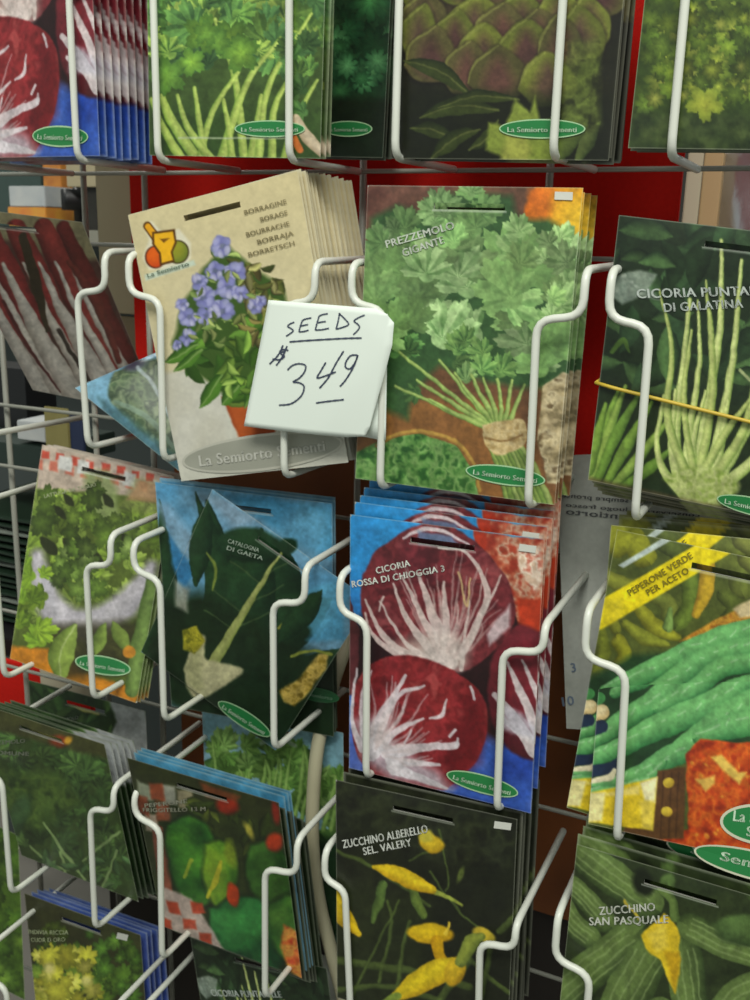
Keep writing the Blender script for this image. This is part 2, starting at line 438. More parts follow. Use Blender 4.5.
def art_radic(A):
    A.base((42, 135, 198), (48, 78, 165), y0=560, y1=740)
    A.mottle([(340, 770), (440, 790), (540, 815), (545, 760), (500, 720), (340, 720)], [(40, 70, 160), (52, 88, 175), (95, 115, 190)], 40, 6)
    A.poly([(346, 640), (372, 600), (520, 610), (548, 640), (545, 735), (500, 745), (440, 700), (346, 690)], (38, 17, 20), 10)
    A.ell(540, 690, 52, 72, 0, (118, 36, 46), (62, 20, 26), 3)
    for p, w in (([(536, 752), (512, 715), (495, 695)], [7, 3]), ([(545, 750), (520, 690), (508, 662)], [5, 4, 1]), ([(552, 730), (535, 690), (522, 660)], [4, 3, 1]), ([(560, 720), (548, 690), (540, 655)], [4, 2]), ([(540, 745), (515, 728), (500, 716)], [4, 2])):
        A.tube(p, w, (214, 205, 205), a=.9)
    A.poly([(500, 728), (530, 738), (552, 755), (552, 740), (520, 712), (505, 705)], (190, 185, 195), 5, .8)
    A.mottle([(474, 531), (548, 540), (544, 628), (518, 620), (508, 590), (480, 560)], [(150, 50, 34), (176, 92, 66), (200, 160, 134), (160, 62, 42)], 9)
    A.poly([(517, 596), (544, 600), (543, 632), (519, 622)], (182, 56, 28), 4)
    A.poly([(474, 531), (488, 533), (486, 560), (478, 552)], (160, 48, 28), 2)
    A.mottle([(516, 545), (540, 548), (542, 580), (534, 592), (519, 570)], [(205, 175, 150), (230, 210, 190), (190, 110, 90)], 6, 3)
    A.tube([(345, 600), (352, 640), (350, 690)], [6, 8, 5], (92, 40, 44), (60, 24, 28))
    A.mottle([(364, 575), (380, 548), (412, 527), (440, 522), (478, 543), (505, 575), (516, 610), (505, 640), (470, 668), (430, 668), (385, 648), (362, 610)],
             [(78, 28, 34), (118, 44, 50), (96, 34, 40), (136, 62, 66)], 16, 2, sm=True)
    A.poly([(390, 645), (430, 630), (470, 640), (468, 664), (432, 671)], (176, 150, 142), 14, .8)
    A.poly([(418, 652), (445, 628), (462, 642), (462, 668), (435, 669)], (196, 184, 176), 12, .9)
    for p, w in (([(440, 668), (390, 642), (366, 600)], [6, 3, 1.2]), ([(440, 668), (404, 640), (381, 600)], [4, 2, .8]), ([(445, 666), (412, 625), (393, 583)], [6, 3.5, 1]),
                 ([(448, 664), (425, 620), (403, 576)], [6, 3, 1]), ([(450, 662), (432, 610), (419, 573)], [8, 4.5, 1.4]), ([(452, 660), (446, 620), (446, 582)], [6, 3.2, 1.2]),
                 ([(460, 655), (484, 610), (486, 585), (468, 553), (440, 548)], [4, 3.6, 2.5, 1.6, 1]), ([(470, 640), (490, 600), (501, 575)], [2, 1.5, .8]), ([(462, 668), (464, 640), (470, 600)], [2.5, 1.6, .8]),
                 ([(428, 668), (392, 650), (372, 632), (366, 612)], [5, 3, 2, 1]), ([(380, 610), (384, 596)], 1)):
        A.tube(p, w, (208, 192, 186), a=.88)
    rd = random.Random(3)
    for k in range(34):
        an = rd.uniform(-2.9, -.25); L0, L1 = rd.uniform(10, 40), rd.uniform(55, 108); x0, y0 = 445 + math.cos(an) * L0, 662 + math.sin(an) * L0; x1, y1 = 445 + math.cos(an) * L1 * .78, 662 + math.sin(an) * L1 * 1.1
        if ((x1 - 438) / 74) ** 2 + ((y1 - 597) / 70) ** 2 < 1: A.tube([(x0, y0), ((x0 + x1) / 2 + rd.uniform(-4, 4), (y0 + y1) / 2), (x1, y1)], [1.4, 1, .5], (196, 176, 170), a=.5)
    A.tube([(460, 572), (467, 606), (471, 578)], [.8, 1.2, .8], (196, 165, 120))
    A.poly([(487, 634), (511, 604), (511, 626), (490, 646)], (196, 178, 182), 4, .9)
    A.tube([(404, 538), (425, 528), (448, 533), (470, 545)], [1, 2.4, 1.5, 1], (214, 200, 204), a=.9)
    A.poly([(418, 530), (452, 536), (466, 549), (420, 544)], (92, 130, 170), 3, .7)
    A.mottle([(352, 690), (372, 662), (410, 655), (450, 668), (480, 690), (488, 722), (478, 760), (452, 784), (440, 790), (385, 780), (356, 752)],
             [(104, 26, 30), (142, 42, 46), (122, 32, 36), (158, 62, 62)], 14, 2, sm=True)
    A.poly([(470, 690), (488, 715), (480, 760), (455, 785), (440, 760), (460, 720)], (96, 18, 24), 14, .8)
    A.poly([(356, 720), (376, 715), (392, 740), (440, 772), (452, 790), (392, 780), (362, 758)], (190, 180, 190), 12, .85)
    for p, w in (([(372, 752), (382, 715), (407, 675)], [9, 5, 1.5]), ([(372, 752), (395, 700), (424, 685)], [5, 3, 1]), ([(378, 750), (398, 730), (424, 718)], [5, 3.5, 1]), ([(388, 752), (425, 746), (457, 744)], [7, 4, 3.2]),
                 ([(457, 745), (458, 738)], [2, 1]), ([(392, 760), (420, 762), (440, 764)], [5, 3, 1.4]), ([(395, 768), (425, 780), (447, 788)], [7, 4, 1.5]), ([(362, 748), (352, 715), (357, 668)], [4, 2, 1]), ([(365, 745), (362, 700), (372, 670)], [3, 2, .8]),
                 ([(431, 718), (444, 714), (448, 700)], [1, 2.2, .8]), ([(471, 686), (475, 697)], 1.6), ([(450, 735), (456, 729)], 1.5), ([(405, 742), (412, 730)], 1)):
        A.tube(p, w, (214, 206, 210), a=.9)

    for k in range(22):
        an = rd.uniform(-1.7, .25); L0, L1 = rd.uniform(8, 30), rd.uniform(40, 84); A.tube([(374 + math.cos(an) * L0, 756 + math.sin(an) * L0), (374 + math.cos(an + .1) * L1 * .7, 756 + math.sin(an + .1) * L1 * .7), (374 + math.cos(an + .05) * L1, 756 + math.sin(an) * L1)], [1.8, 1.2, .6], (206, 190, 190), a=.55)
def art_parsley(A):
    A.base((96, 66, 50), (112, 76, 46), y0=185, y1=520)
    A.mottle([(360, 180), (450, 180), (450, 230), (366, 230)], [(84, 50, 42), (106, 70, 58), (90, 60, 48)], 25)
    A.poly([(400, 400), (510, 400), (560, 510), (352, 510), (352, 430)], (134, 90, 48), 12)
    A.ell(568, 212, 42, 38, 0, (226, 182, 44), (204, 104, 24), 3, hx=.35, hy=.2)
    A.poly([(530, 190), (553, 190), (549, 222), (532, 226)], (206, 104, 30), 10, .8)
    A.poly([(572, 240), (590, 240), (584, 400), (545, 400), (556, 300)], (92, 120, 62), 10)
    A.poly([(372, 218), (400, 205), (432, 218), (446, 192), (512, 196), (520, 220), (548, 218), (580, 240), (585, 330), (566, 385), (520, 388), (470, 378), (440, 366), (412, 395), (408, 420), (372, 402), (362, 320)], (52, 84, 46), 8)
    A.scatter([(368, 320), (410, 320), (420, 400), (372, 410)], 16, (10, 20), [(98, 140, 74), (82, 122, 62)], [(44, 82, 42)], kind='fan', seed=4)
    A.scatter([(366, 250), (440, 240), (570, 250), (575, 330), (545, 385), (440, 360), (366, 330)], 40, (22, 38), [(142, 172, 110), (124, 156, 94), (160, 186, 130), (112, 146, 84)], [(88, 124, 70), (100, 134, 78)], kind='fan', seed=2)
    A.scatter([(375, 222), (398, 208), (470, 192), (515, 200), (520, 240), (375, 250)], 17, (11, 21), [(142, 176, 114), (124, 160, 96)], [(84, 120, 68)], kind='fan', seed=7)
    A.scatter([(520, 225), (575, 240), (575, 320), (520, 320)], 12, (12, 22), [(158, 188, 124), (142, 174, 106)], [(96, 132, 74)], kind='fan', seed=9)
    A.scatter([(440, 340), (500, 340), (510, 385), (450, 380)], 8, (11, 18), [(150, 182, 112), (128, 166, 90)], [(58, 98, 50)], kind='fan', seed=3)
    for x, y in ((400, 352), (418, 380), (440, 360), (455, 372), (472, 375), (484, 378), (498, 378), (512, 380), (526, 384), (395, 385), (430, 400)):
        A.tube([(x, y), ((x + 500) / 2 + 2, (y + 428) / 2 + 4), (503, 432)], [1.4, 2.4, 3], (162, 184, 104), (96, 126, 58))
    A.mottle([(544, 385), (562, 372), (580, 380), (580, 490), (548, 482), (538, 440)], [(126, 112, 80), (176, 158, 120), (200, 184, 146), (110, 92, 64)], 9)
    A.mottle([(352, 455), (380, 440), (420, 432), (458, 446), (478, 480), (478, 510), (350, 510)], [(40, 84, 36), (84, 130, 62), (118, 156, 88), (54, 100, 44)], 8)
    A.tube([(376, 446), (402, 433), (430, 432), (456, 442), (474, 464), (479, 490)], [2, 2.6, 2.6, 2.4, 2], (176, 138, 66), (128, 92, 44))
    for k in range(9): A.tube([(490 + k * 3.6, 440), (499 + k * 4.6, 470), (511 + k * 5.4, 512)], 2.9, ((140, 162, 82), (122, 148, 70), (156, 172, 98))[k % 3], (80, 104, 48))
    A.mottle([(483, 424), (518, 418), (528, 428), (524, 446), (500, 455), (486, 444)], [(160, 134, 84), (204, 182, 134), (182, 156, 104)], 7, sm=True)
    A.tube([(486, 437), (505, 441), (524, 434)], 1.2, (140, 110, 66))

def art_borage(A):
    A.warp(0); A.base((204, 190, 146), (210, 200, 164), y0=180, y1=400)
    A.poly([(160, 378), (188, 371), (230, 392), (300, 408), (350, 415), (360, 470), (175, 490)], (202, 200, 186), 4)
    A.mottle([(158, 374), (186, 370), (225, 392), (228, 440), (178, 470)], [(190, 186, 170), (206, 203, 190)], 30, 6)
    A.warp(0)
    A.poly([(144, 226), (152, 221), (164, 233), (180, 229), (192, 243), (192, 258), (186, 268), (150, 270), (143, 258), (150, 240)], (222, 216, 190), 3)
    A.ell(156.5, 257, 11, 11.5, 0, (90, 40, 16)); A.ell(157, 257, 9.8, 10.2, 0, (226, 100, 26), (200, 70, 24))
    A.ell(179, 252, 11.5, 12, 0, (70, 60, 30)); A.ell(179, 252, 10, 10.6, 0, (150, 150, 44), (104, 118, 44))
    A.tube([(148, 226), (162, 244)], [4.4, 4.8], (84, 52, 16)); A.tube([(148.5, 226.5), (162, 244)], [3, 3.6], (224, 158, 30))
    A.poly([(153, 232), (176, 229), (178, 243), (174, 252), (176, 262), (161, 266), (160, 254), (153, 244)], (84, 52, 16), 1.5)
    A.poly([(155, 234), (174, 231.5), (176, 242), (172, 252), (174, 260), (163, 263), (162, 253), (155.5, 244)], (236, 178, 34), 1.5)
    A.poly([(161, 239), (165, 243), (171, 238)], (120, 80, 20), 1.2)
    A.poly([(145, 275), (195, 260), (197, 265), (146, 281)], (196, 208, 188), 2)
    A.warp(2.2)
    A.poly([(222, 396), (282, 396), (276, 438), (268, 446), (252, 445), (240, 436)], (150, 66, 28), 2.5)
    A.poly([(228, 400), (250, 402), (256, 444), (240, 436)], (176, 84, 38), 6)
    A.poly([(186, 300), (204, 268), (226, 242), (250, 266), (282, 284), (290, 318), (286, 350), (262, 392), (232, 402), (214, 384), (182, 364), (172, 344)], (62, 88, 38), 5)
    A.scatter([(182, 330), (286, 310), (286, 350), (262, 395), (228, 400), (184, 364)], 46, (8, 15), [(92, 130, 48), (70, 108, 38), (122, 152, 62), (54, 86, 32)], [(34, 58, 24), (48, 76, 30)], kind='leaf', seed=3)
    A.scatter([(232, 262), (270, 258), (288, 296), (286, 330), (240, 330)], 22, (6, 12), [(104, 112, 52), (84, 96, 44), (140, 150, 84)], [(58, 66, 32)], kind='leaf', seed=8)
    for p, q, w in (((200, 345), (166, 362), 7), ((226, 372), (200, 408), 8), ((240, 385), (222, 404), 7), ((204, 350), (176, 372), 6), ((262, 372), (246, 408), 7), ((250, 380), (262, 404), 6)):
        A.leaf(p, q, w, (82, 126, 44), (40, 70, 26), (120, 150, 80))
    A.scatter([(186, 300), (206, 262), (226, 236), (240, 256), (256, 290), (250, 320), (220, 330), (186, 345)], 22, (4, 8), [(150, 168, 96), (110, 130, 70)], [(76, 96, 48)], kind='leaf', seed=5)
    A.scatter([(236, 268), (262, 266), (286, 292), (288, 345), (250, 340)], 30, (6, 11), [(138, 128, 72), (108, 112, 54), (164, 160, 100), (92, 84, 46)], [(66, 62, 34)], kind='leaf', seed=31)
    for x, y, r in ((222, 246, 11), (216, 271, 10), (236, 272, 11), (200, 282, 9), (206, 298, 12), (228, 288, 12), (242, 294, 9), (190, 318, 10), (184, 304, 7), (208, 316, 10), (224, 310, 11), (188, 338, 9), (256, 306, 8), (178, 346, 5), (286, 312, 8), (262, 300, 6)):
        A.ell(x, y, r * .8, r * .62, 20, (116, 116, 170), (88, 90, 140), 3, .75)
        for k in range(7):
            a = k * 2.4 + x; A.ell(x + math.cos(a) * r * .62, y + math.sin(a) * r * .62, r * .46, r * .34, k * 50, ((168, 168, 212), (136, 138, 192), (190, 188, 216))[k % 3], (112, 112, 168), 1.6, .9)
    A.scatter([(186, 300), (206, 262), (240, 262), (256, 300), (220, 345), (186, 345)], 16, (3.5, 6.5), [(166, 176, 104), (122, 142, 78)], [(84, 104, 54)], kind='leaf', seed=41)
    A.scatter([(190, 340), (280, 330), (270, 385), (230, 395)], 14, (7, 12), [(124, 158, 66), (150, 176, 86), (100, 140, 56)], [(58, 88, 34)], kind='leaf', seed=44)

def art_celery(A):
    A.base((52, 72, 34), (70, 92, 44), sc=26)
    A.scatter([(140, -150), (335, -180), (330, 20), (146, 40)], 70, (16, 32), [(104, 146, 62), (82, 122, 56), (132, 168, 74)], [(52, 84, 38), (62, 100, 50)], seed=2)
    A.scatter([(150, 0), (330, -10), (325, 70), (250, 60), (150, 75)], 44, (14, 28), [(126, 166, 76), (104, 148, 74), (166, 192, 88), (82, 122, 68)], [(58, 92, 44), (50, 82, 46)], kind='fan', seed=5)
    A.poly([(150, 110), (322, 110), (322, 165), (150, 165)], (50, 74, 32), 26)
    A.warp(.9)
    for p, w in (([(156, 76), (168, 112), (196, 158)], [3, 4.5, 6]), ([(152, 100), (164, 128), (182, 160)], [3, 4, 5]), ([(216, 20), (232, 62), (240, 104), (244, 158)], [2, 3, 3.6, 4.5]), ([(240, 72), (214, 112), (200, 158)], [2, 3, 4]), ([(282, 38), (248, 84), (222, 158)], [2, 3.2, 5]),
                 ([(196, 88), (200, 120), (206, 158)], [2, 3, 4]), ([(312, 14), (270, 86), (258, 158)], [1.6, 3, 5]), ([(302, 60), (276, 106), (272, 158)], [1.6, 3, 4.5]), ([(178, 96), (190, 130), (212, 160)], [2, 3.4, 4.5]), ([(225, 100), (230, 130), (232, 160)], [2, 3, 4]), ([(262, 96), (256, 130), (250, 160)], [2, 3, 4]), ([(318, 80), (296, 120), (284, 160)], [1.6, 3, 4])):
        A.tube(p, w, (186, 204, 104), (112, 144, 58), a=.95)
    A.scatter([(160, 40), (240, 20), (250, 60), (170, 90)], 8, (12, 22), [(128, 166, 60), (112, 152, 60)], [(70, 108, 46)], seed=6)
    A.scatter([(285, 40), (325, 30), (322, 120), (295, 110)], 8, (11, 18), [(92, 132, 70), (112, 150, 70)], [(52, 88, 44)], kind='fan', seed=16)
    A.tube([(296, 118), (308, 138), (322, 152)], [4, 6, 5], (204, 186, 158), (160, 140, 110)); A.tube([(292, 132), (300, 150)], 3.5, (196, 110, 52))
    A.tube([(180, 138), (290, 138)], .9, (190, 200, 170), a=.7)

def art_kale(A):
    A.base((26, 52, 32), (40, 78, 46), sc=18)
    A.scatter([(215, -140), (400, -160), (390, 80), (215, 80)], 60, (12, 24), [(46, 100, 58), (66, 128, 70), (92, 150, 90)], [(22, 56, 34)], seed=3, nl=9)
    A.scatter([(330, 40), (385, 40), (382, 95), (330, 95)], 10, (9, 15), [(98, 160, 100), (70, 134, 76)], [(34, 78, 46)], seed=5, nl=9)
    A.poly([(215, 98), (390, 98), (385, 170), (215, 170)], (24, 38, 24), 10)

def art_artichoke(A):
    A.base((22, 22, 14), (36, 36, 20), sc=40)
    for k in range(14): A.tube([(560 + (k % 5) * 9, 160 - k * 22), (575 + (k % 5) * 8, 100 - k * 22), (590 + (k % 4) * 8, 30 - k * 22)], [2, 4, 1], (78, 92, 36), (44, 54, 22), a=.8)
    A.ell(505, -18, 104, 116, 0, (74, 62, 40), (34, 26, 20), 8)
    for y, xs in ((-96, (430, 470, 510, 550, 590)), (-66, (412, 452, 492, 534, 574, 606)), (-36, (424, 468, 512, 556, 596)), (-8, (416, 452, 494, 538, 582, 606)), (22, (432, 474, 520, 566, 596)), (40, (418, 456, 500, 545, 584)), (62, (436, 478, 524, 566)), (78, (462, 505, 545))):
        for i, x in enumerate(xs):
            rd = random.Random(int(x * 7 + y)); t = (x - 505) / 100; x += rd.uniform(-8, 8); yy = y; y = y + rd.uniform(-6, 6); r = 30 - abs(t) * 8 + rd.uniform(-4, 4)
            P = [(x - r, y + 4), (x - r * .8, y - 18), (x - t * 6, y - 36), (x + r * .8, y - 18), (x + r, y + 4), (x + r * .5, y + 18), (x - r * .5, y + 18)]
            A.poly([(a, b + 2) for a, b in P], (20, 14, 10), 9, .9, sm=True)
            A.poly(P, ((92, 98, 40), (74, 70, 38), (84, 78, 44), (108, 114, 46))[(i + int(yy)) % 4], 2.5, 1, sm=True)
            A.poly([(x - r * .55, y + 4), (x - r * .3, y - 14), (x, y - 24), (x + r * .3, y - 14), (x + r * .55, y + 4), (x, y + 14)], ((92, 60, 52), (84, 62, 50), (76, 48, 46))[(i * 2 + int(yy)) % 3], 14, .95, sm=True)
            A.tube([(x - r, y + 2), (x - r * .75, y - 18), (x - t * 6, y - 35)], [.8, 1.6, .8], (136, 140, 70), a=.5)
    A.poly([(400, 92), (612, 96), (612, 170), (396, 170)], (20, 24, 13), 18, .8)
    for p, q, w in (((470, 96), (404, 60), 9), ((500, 110), (420, 118), 10), ((455, 140), (410, 128), 8), ((480, 130), (430, 160), 9), ((520, 100), (440, 108), 7), ((470, 150), (500, 120), 7)):
        A.leaf(p, q, w, (52, 62, 26), (28, 36, 16), (80, 86, 44), .1)
    A.poly([(486, 150), (490, 122), (506, 126), (516, 100), (530, 112), (536, 96), (540, 122), (556, 118), (560, 160), (520, 164)], (124, 138, 56), 4)
    A.poly([(500, 160), (508, 132), (522, 126), (532, 150), (528, 164)], (156, 160, 72), 6)
    A.leaf((556, 165), (590, 96), 12, (92, 108, 48), (50, 62, 28)); A.leaf((575, 165), (600, 120), 8, (84, 96, 48), (44, 56, 26))
    A.mottle([(566, 40), (600, 40), (600, 130), (560, 140)], [(66, 76, 32), (104, 118, 52), (48, 54, 24)], 10, 8, .7)

def art_curly(A):
    A.base((40, 56, 24), (70, 88, 34), sc=20)
    Rg = [(650, -250), (985, -290), (910, 118), (640, 112)]
    A.scatter(Rg, 260, (9, 19), [(104, 124, 40), (140, 156, 56), (84, 108, 38), (168, 176, 72)], [(46, 64, 24), (62, 84, 30)], seed=1, nl=7)
    A.scatter([(650, 0), (760, 0), (900, 0), (900, 110), (640, 105)], 110, (6, 13), [(150, 160, 58), (118, 138, 46), (98, 120, 44), (176, 178, 80)], [(56, 74, 28), (70, 92, 32)], seed=4, nl=7)
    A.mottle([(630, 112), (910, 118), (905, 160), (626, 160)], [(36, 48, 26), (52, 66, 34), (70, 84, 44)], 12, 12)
    A.lobed(705, 104, 19, .3, (176, 180, 66), (110, 126, 44), 5)

def art_treviso(A):
    A.base((104, 66, 56), (64, 44, 38), sc=30)
    A.poly([(-80, 196), (90, 218), (100, 258), (60, 262), (20, 240), (-80, 236)], (138, 130, 98), 6)
    D = lambda pts, dx: [(x + dx, y) for x, y in pts]
    for dx, w, c, e in ((-76, 16, (150, 56, 52), (84, 24, 26)), (-44, 13, (154, 58, 54), (88, 26, 28)), (-14, 14, (142, 50, 48), (80, 24, 26)), (16, 12, (148, 54, 50), (84, 28, 26)), (44, 13, (144, 56, 50), (84, 30, 28)), (64, 9, (110, 42, 38), (76, 30, 28))):
        A.tube(D([(0, 228), (22, 272), (50, 330), (92, 420)], dx), [w * .8, w, w * .9, w * .6], c, e)
    for dx, w in ((-92, 6), (-66, 7), (-44, 6), (-26, 7), (-10, 5), (4, 8), (24, 5), (40, 7), (56, 4), (70, 4)):
        A.tube(D([(0, 262), (24, 312), (52, 362), (90, 430)], dx), [1.5, w * .8, w * 1.25, w * 1.8], (214, 206, 196), (160, 148, 138))
    A.tube([(24, 236), (36, 280), (48, 330)], [4, 6, 2], (58, 48, 30)); A.tube([(60, 330), (90, 380), (120, 420)], [2, 2.5, 2], (62, 50, 44))
    A.tube([(4, 300), (26, 340), (60, 392)], [1.5, 2, 1], (88, 34, 34)); A.tube([(70, 262), (96, 300), (120, 360)], [3, 5, 3], (120, 52, 44), (84, 40, 34))

def art_blue(A):
    A.base((132, 178, 200), (112, 160, 188), sc=30)
    A.mottle([(116, 372), (150, 364), (230, 344), (255, 440), (185, 462), (140, 430), (112, 402)], [(70, 92, 62), (110, 128, 92), (60, 78, 56), (130, 144, 110)], 9, 3, sm=True)
    A.ell(138, 368, 12, 6, -10, (70, 66, 84), (96, 110, 110), 4)
    A.tube([(118, 405), (150, 420), (178, 452)], [2, 2.5, 2], (118, 140, 120), a=.8); A.tube([(140, 370), (158, 392), (176, 430)], [1.5, 2, 1.5], (186, 200, 204), a=.8)
    A.mottle([(100, 398), (140, 425), (180, 458), (180, 474), (120, 440)], [(64, 104, 116), (52, 84, 78)], 10, 6, .7)

def art_punta(A):
    A.warp(1.0)
    A.base((26, 38, 24), (40, 56, 34), sc=22)
    A.scatter([(620, 215), (905, 250), (860, 400), (600, 380)], 55, (16, 30), [(52, 76, 46), (44, 66, 40), (66, 92, 52)], [(24, 38, 24), (30, 46, 28)], kind='leaf', seed=3)
    A.mottle([(610, 276), (640, 270), (658, 274), (650, 288), (662, 300), (640, 296), (622, 304), (612, 296)], [(134, 146, 130), (112, 126, 112), (150, 160, 146)], 8, 3)
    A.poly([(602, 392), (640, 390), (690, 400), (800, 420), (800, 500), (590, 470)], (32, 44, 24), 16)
    for k, (a, m, b) in enumerate((((588, 476), (600, 440), (618, 392)), ((592, 480), (606, 440), (626, 386)), ((596, 484), (616, 436), (640, 394)), ((606, 484), (628, 444), (652, 402)), ((614, 486), (640, 456), (668, 420)), ((622, 488), (650, 468), (670, 450)), ((590, 472), (596, 440), (606, 404)))):
        A.tube([a, m, b], [4, 6, 2], ((128, 160, 66), (146, 172, 80), (110, 144, 58))[k % 3], (70, 100, 38))
    for p, w in (([(690, 496), (676, 440), (684, 360), (690, 300)], [9, 5, 3, 2]), ([(694, 492), (704, 430), (720, 330), (722, 240)], [8, 5, 3.4, 1.6]), ([(700, 494), (718, 440), (734, 350), (742, 260)], [8, 5, 3.4, 1.6]), ([(684, 494), (664, 470), (657, 440), (665, 396)], [6, 4, 2.6, 2]), ([(706, 494), (736, 450), (770, 380), (790, 300)], [7, 5, 4, 2]), ([(686, 490), (690, 430), (700, 360), (698, 300)], [6, 4, 2.5, 1]), ([(680, 486), (672, 440), (676, 390)], [6, 4, 1.6]), ([(710, 488), (722, 440), (728, 400)], [6, 4, 2]), ([(716, 492), (760, 455), (820, 400)], [7, 5, 3]), ([(696, 480), (694, 440), (706, 390)], [4, 3, 1.4])):
        A.tube(p, w, (204, 212, 138), (124, 150, 70))
    for p, w in (([(690, 480), (668, 420), (672, 350), (660, 290)], [5, 4, 2.5, 1]), ([(700, 470), (712, 400), (712, 340), (706, 280)], [5, 4, 3, 1]), ([(712, 480), (748, 420), (760, 330), (764, 260)], [6, 4, 3, 1.4]), ([(694, 470), (684, 400), (692, 330)], [4, 3, 1.4]), ([(704, 470), (728, 430), (750, 400)], [5, 4, 2])):
        A.tube(p, w, (186, 196, 118), (110, 136, 60))
    A.mottle([(664, 478), (690, 466), (722, 470), (740, 486), (720, 506), (690, 506)], [(150, 168, 84), (184, 192, 124), (130, 152, 66)], 8, 6, sm=True)
    A.poly([(584, 476), (690, 500), (800, 522), (800, 530), (584, 492)], (92, 76, 52), 5, .8)
    A.tube([(630, 352), (624, 340), (612, 352)], [1, 3, 2], (84, 116, 48)); A.tube([(740, 370), (750, 380)], 1.5, (160, 170, 120))

def art_lett(A):
    A.base((70, 84, 32), (96, 112, 44), sc=20)
    A.scatter([(20, 490), (172, 500), (140, 660), (10, 650)], 70, (10, 22), [(134, 160, 58), (112, 140, 50), (152, 174, 78)], [(74, 92, 34), (88, 108, 40)], kind='fan', seed=2)
    A.poly([(40, 440), (180, 470), (176, 500), (36, 488)], (186, 168, 152), 3)
    for k in range(10):
        x = 42 + k * 15; y = 450 + k * 3.2; A.poly([(x, y), (x + 8, y + 1.5), (x + 8, y + 9), (x, y + 8)], (190, 66, 48), 1.6, .9); A.poly([(x - 6, y + 8), (x + 2, y + 9.5), (x + 2, y + 20), (x - 6, y + 18)], (196, 96, 74), 2, .8)
    for x, y in ((66, 463), (84, 466), (130, 478), (160, 486)): A.poly([(x - 6, y - 7), (x + 7, y - 5), (x + 6, y + 9), (x - 7, y + 7)], (206, 204, 200), 2)
    A.poly([(84, 470), (108, 470), (118, 490), (120, 520), (92, 520)], (132, 146, 92), 7, .85); A.poly([(140, 480), (168, 485), (160, 504), (128, 500)], (190, 110, 98), 4, .8)
    A.poly([(136, 476), (174, 484), (166, 520), (120, 508)], (128, 134, 78), 6, .5)
    A.scatter([(44, 478), (150, 500), (140, 540), (40, 540)], 18, (8, 15), [(116, 140, 54), (96, 122, 44)], [(56, 72, 26)], seed=12)
    for x, y, r in ((70, 500, 5), (110, 500, 5), (62, 512, 5), (96, 555, 7), (70, 545, 6), (128, 540, 6), (50, 545, 8), (120, 600, 6)): A.leaf((x - r, y - r), (x + r, y + r * 1.4), r * .8, (40, 46, 20), (44, 50, 22))
    A.tube([(38, 556), (44, 590), (64, 618), (92, 624), (124, 606), (144, 582), (152, 566)], [7, 13, 16, 16, 14, 10, 6], (196, 190, 196), (164, 158, 166), soft=8)
    A.scatter([(46, 540), (130, 540), (120, 590), (60, 595)], 22, (7, 13), [(122, 148, 66), (102, 130, 50), (142, 164, 88)], [(60, 80, 30)], seed=21)
    A.mottle([(36, 560), (56, 590), (60, 620), (40, 590)], [(180, 176, 182), (200, 196, 204)], 6, 5, .7)
    A.poly([(8, 645), (60, 650), (80, 670), (140, 690), (136, 704), (8, 668)], (204, 130, 34), 4)
    A.poly([(50, 625), (140, 620), (138, 670), (60, 680)], (52, 48, 26), 12, .85)
    A.scatter([(18, 560), (44, 565), (44, 650), (12, 650)], 12, (10, 17), [(148, 178, 54), (126, 158, 46)], [(88, 116, 36)], kind='fan', seed=51); A.leaf((76, 626), (60, 684), 13, (140, 162, 72), (92, 112, 46), (168, 184, 110), .1)
    A.leaf((106, 622), (96, 656), 7, (126, 148, 66), (84, 104, 44)); A.leaf((114, 622), (130, 652), 7, (120, 140, 62), (80, 98, 42)); A.tube([(152, 580), (140, 640), (132, 690)], [5, 8, 7], (116, 142, 72), (76, 98, 44))
    A.ell(130, 652, 6, 6, 0, (200, 130, 40), a=.9)

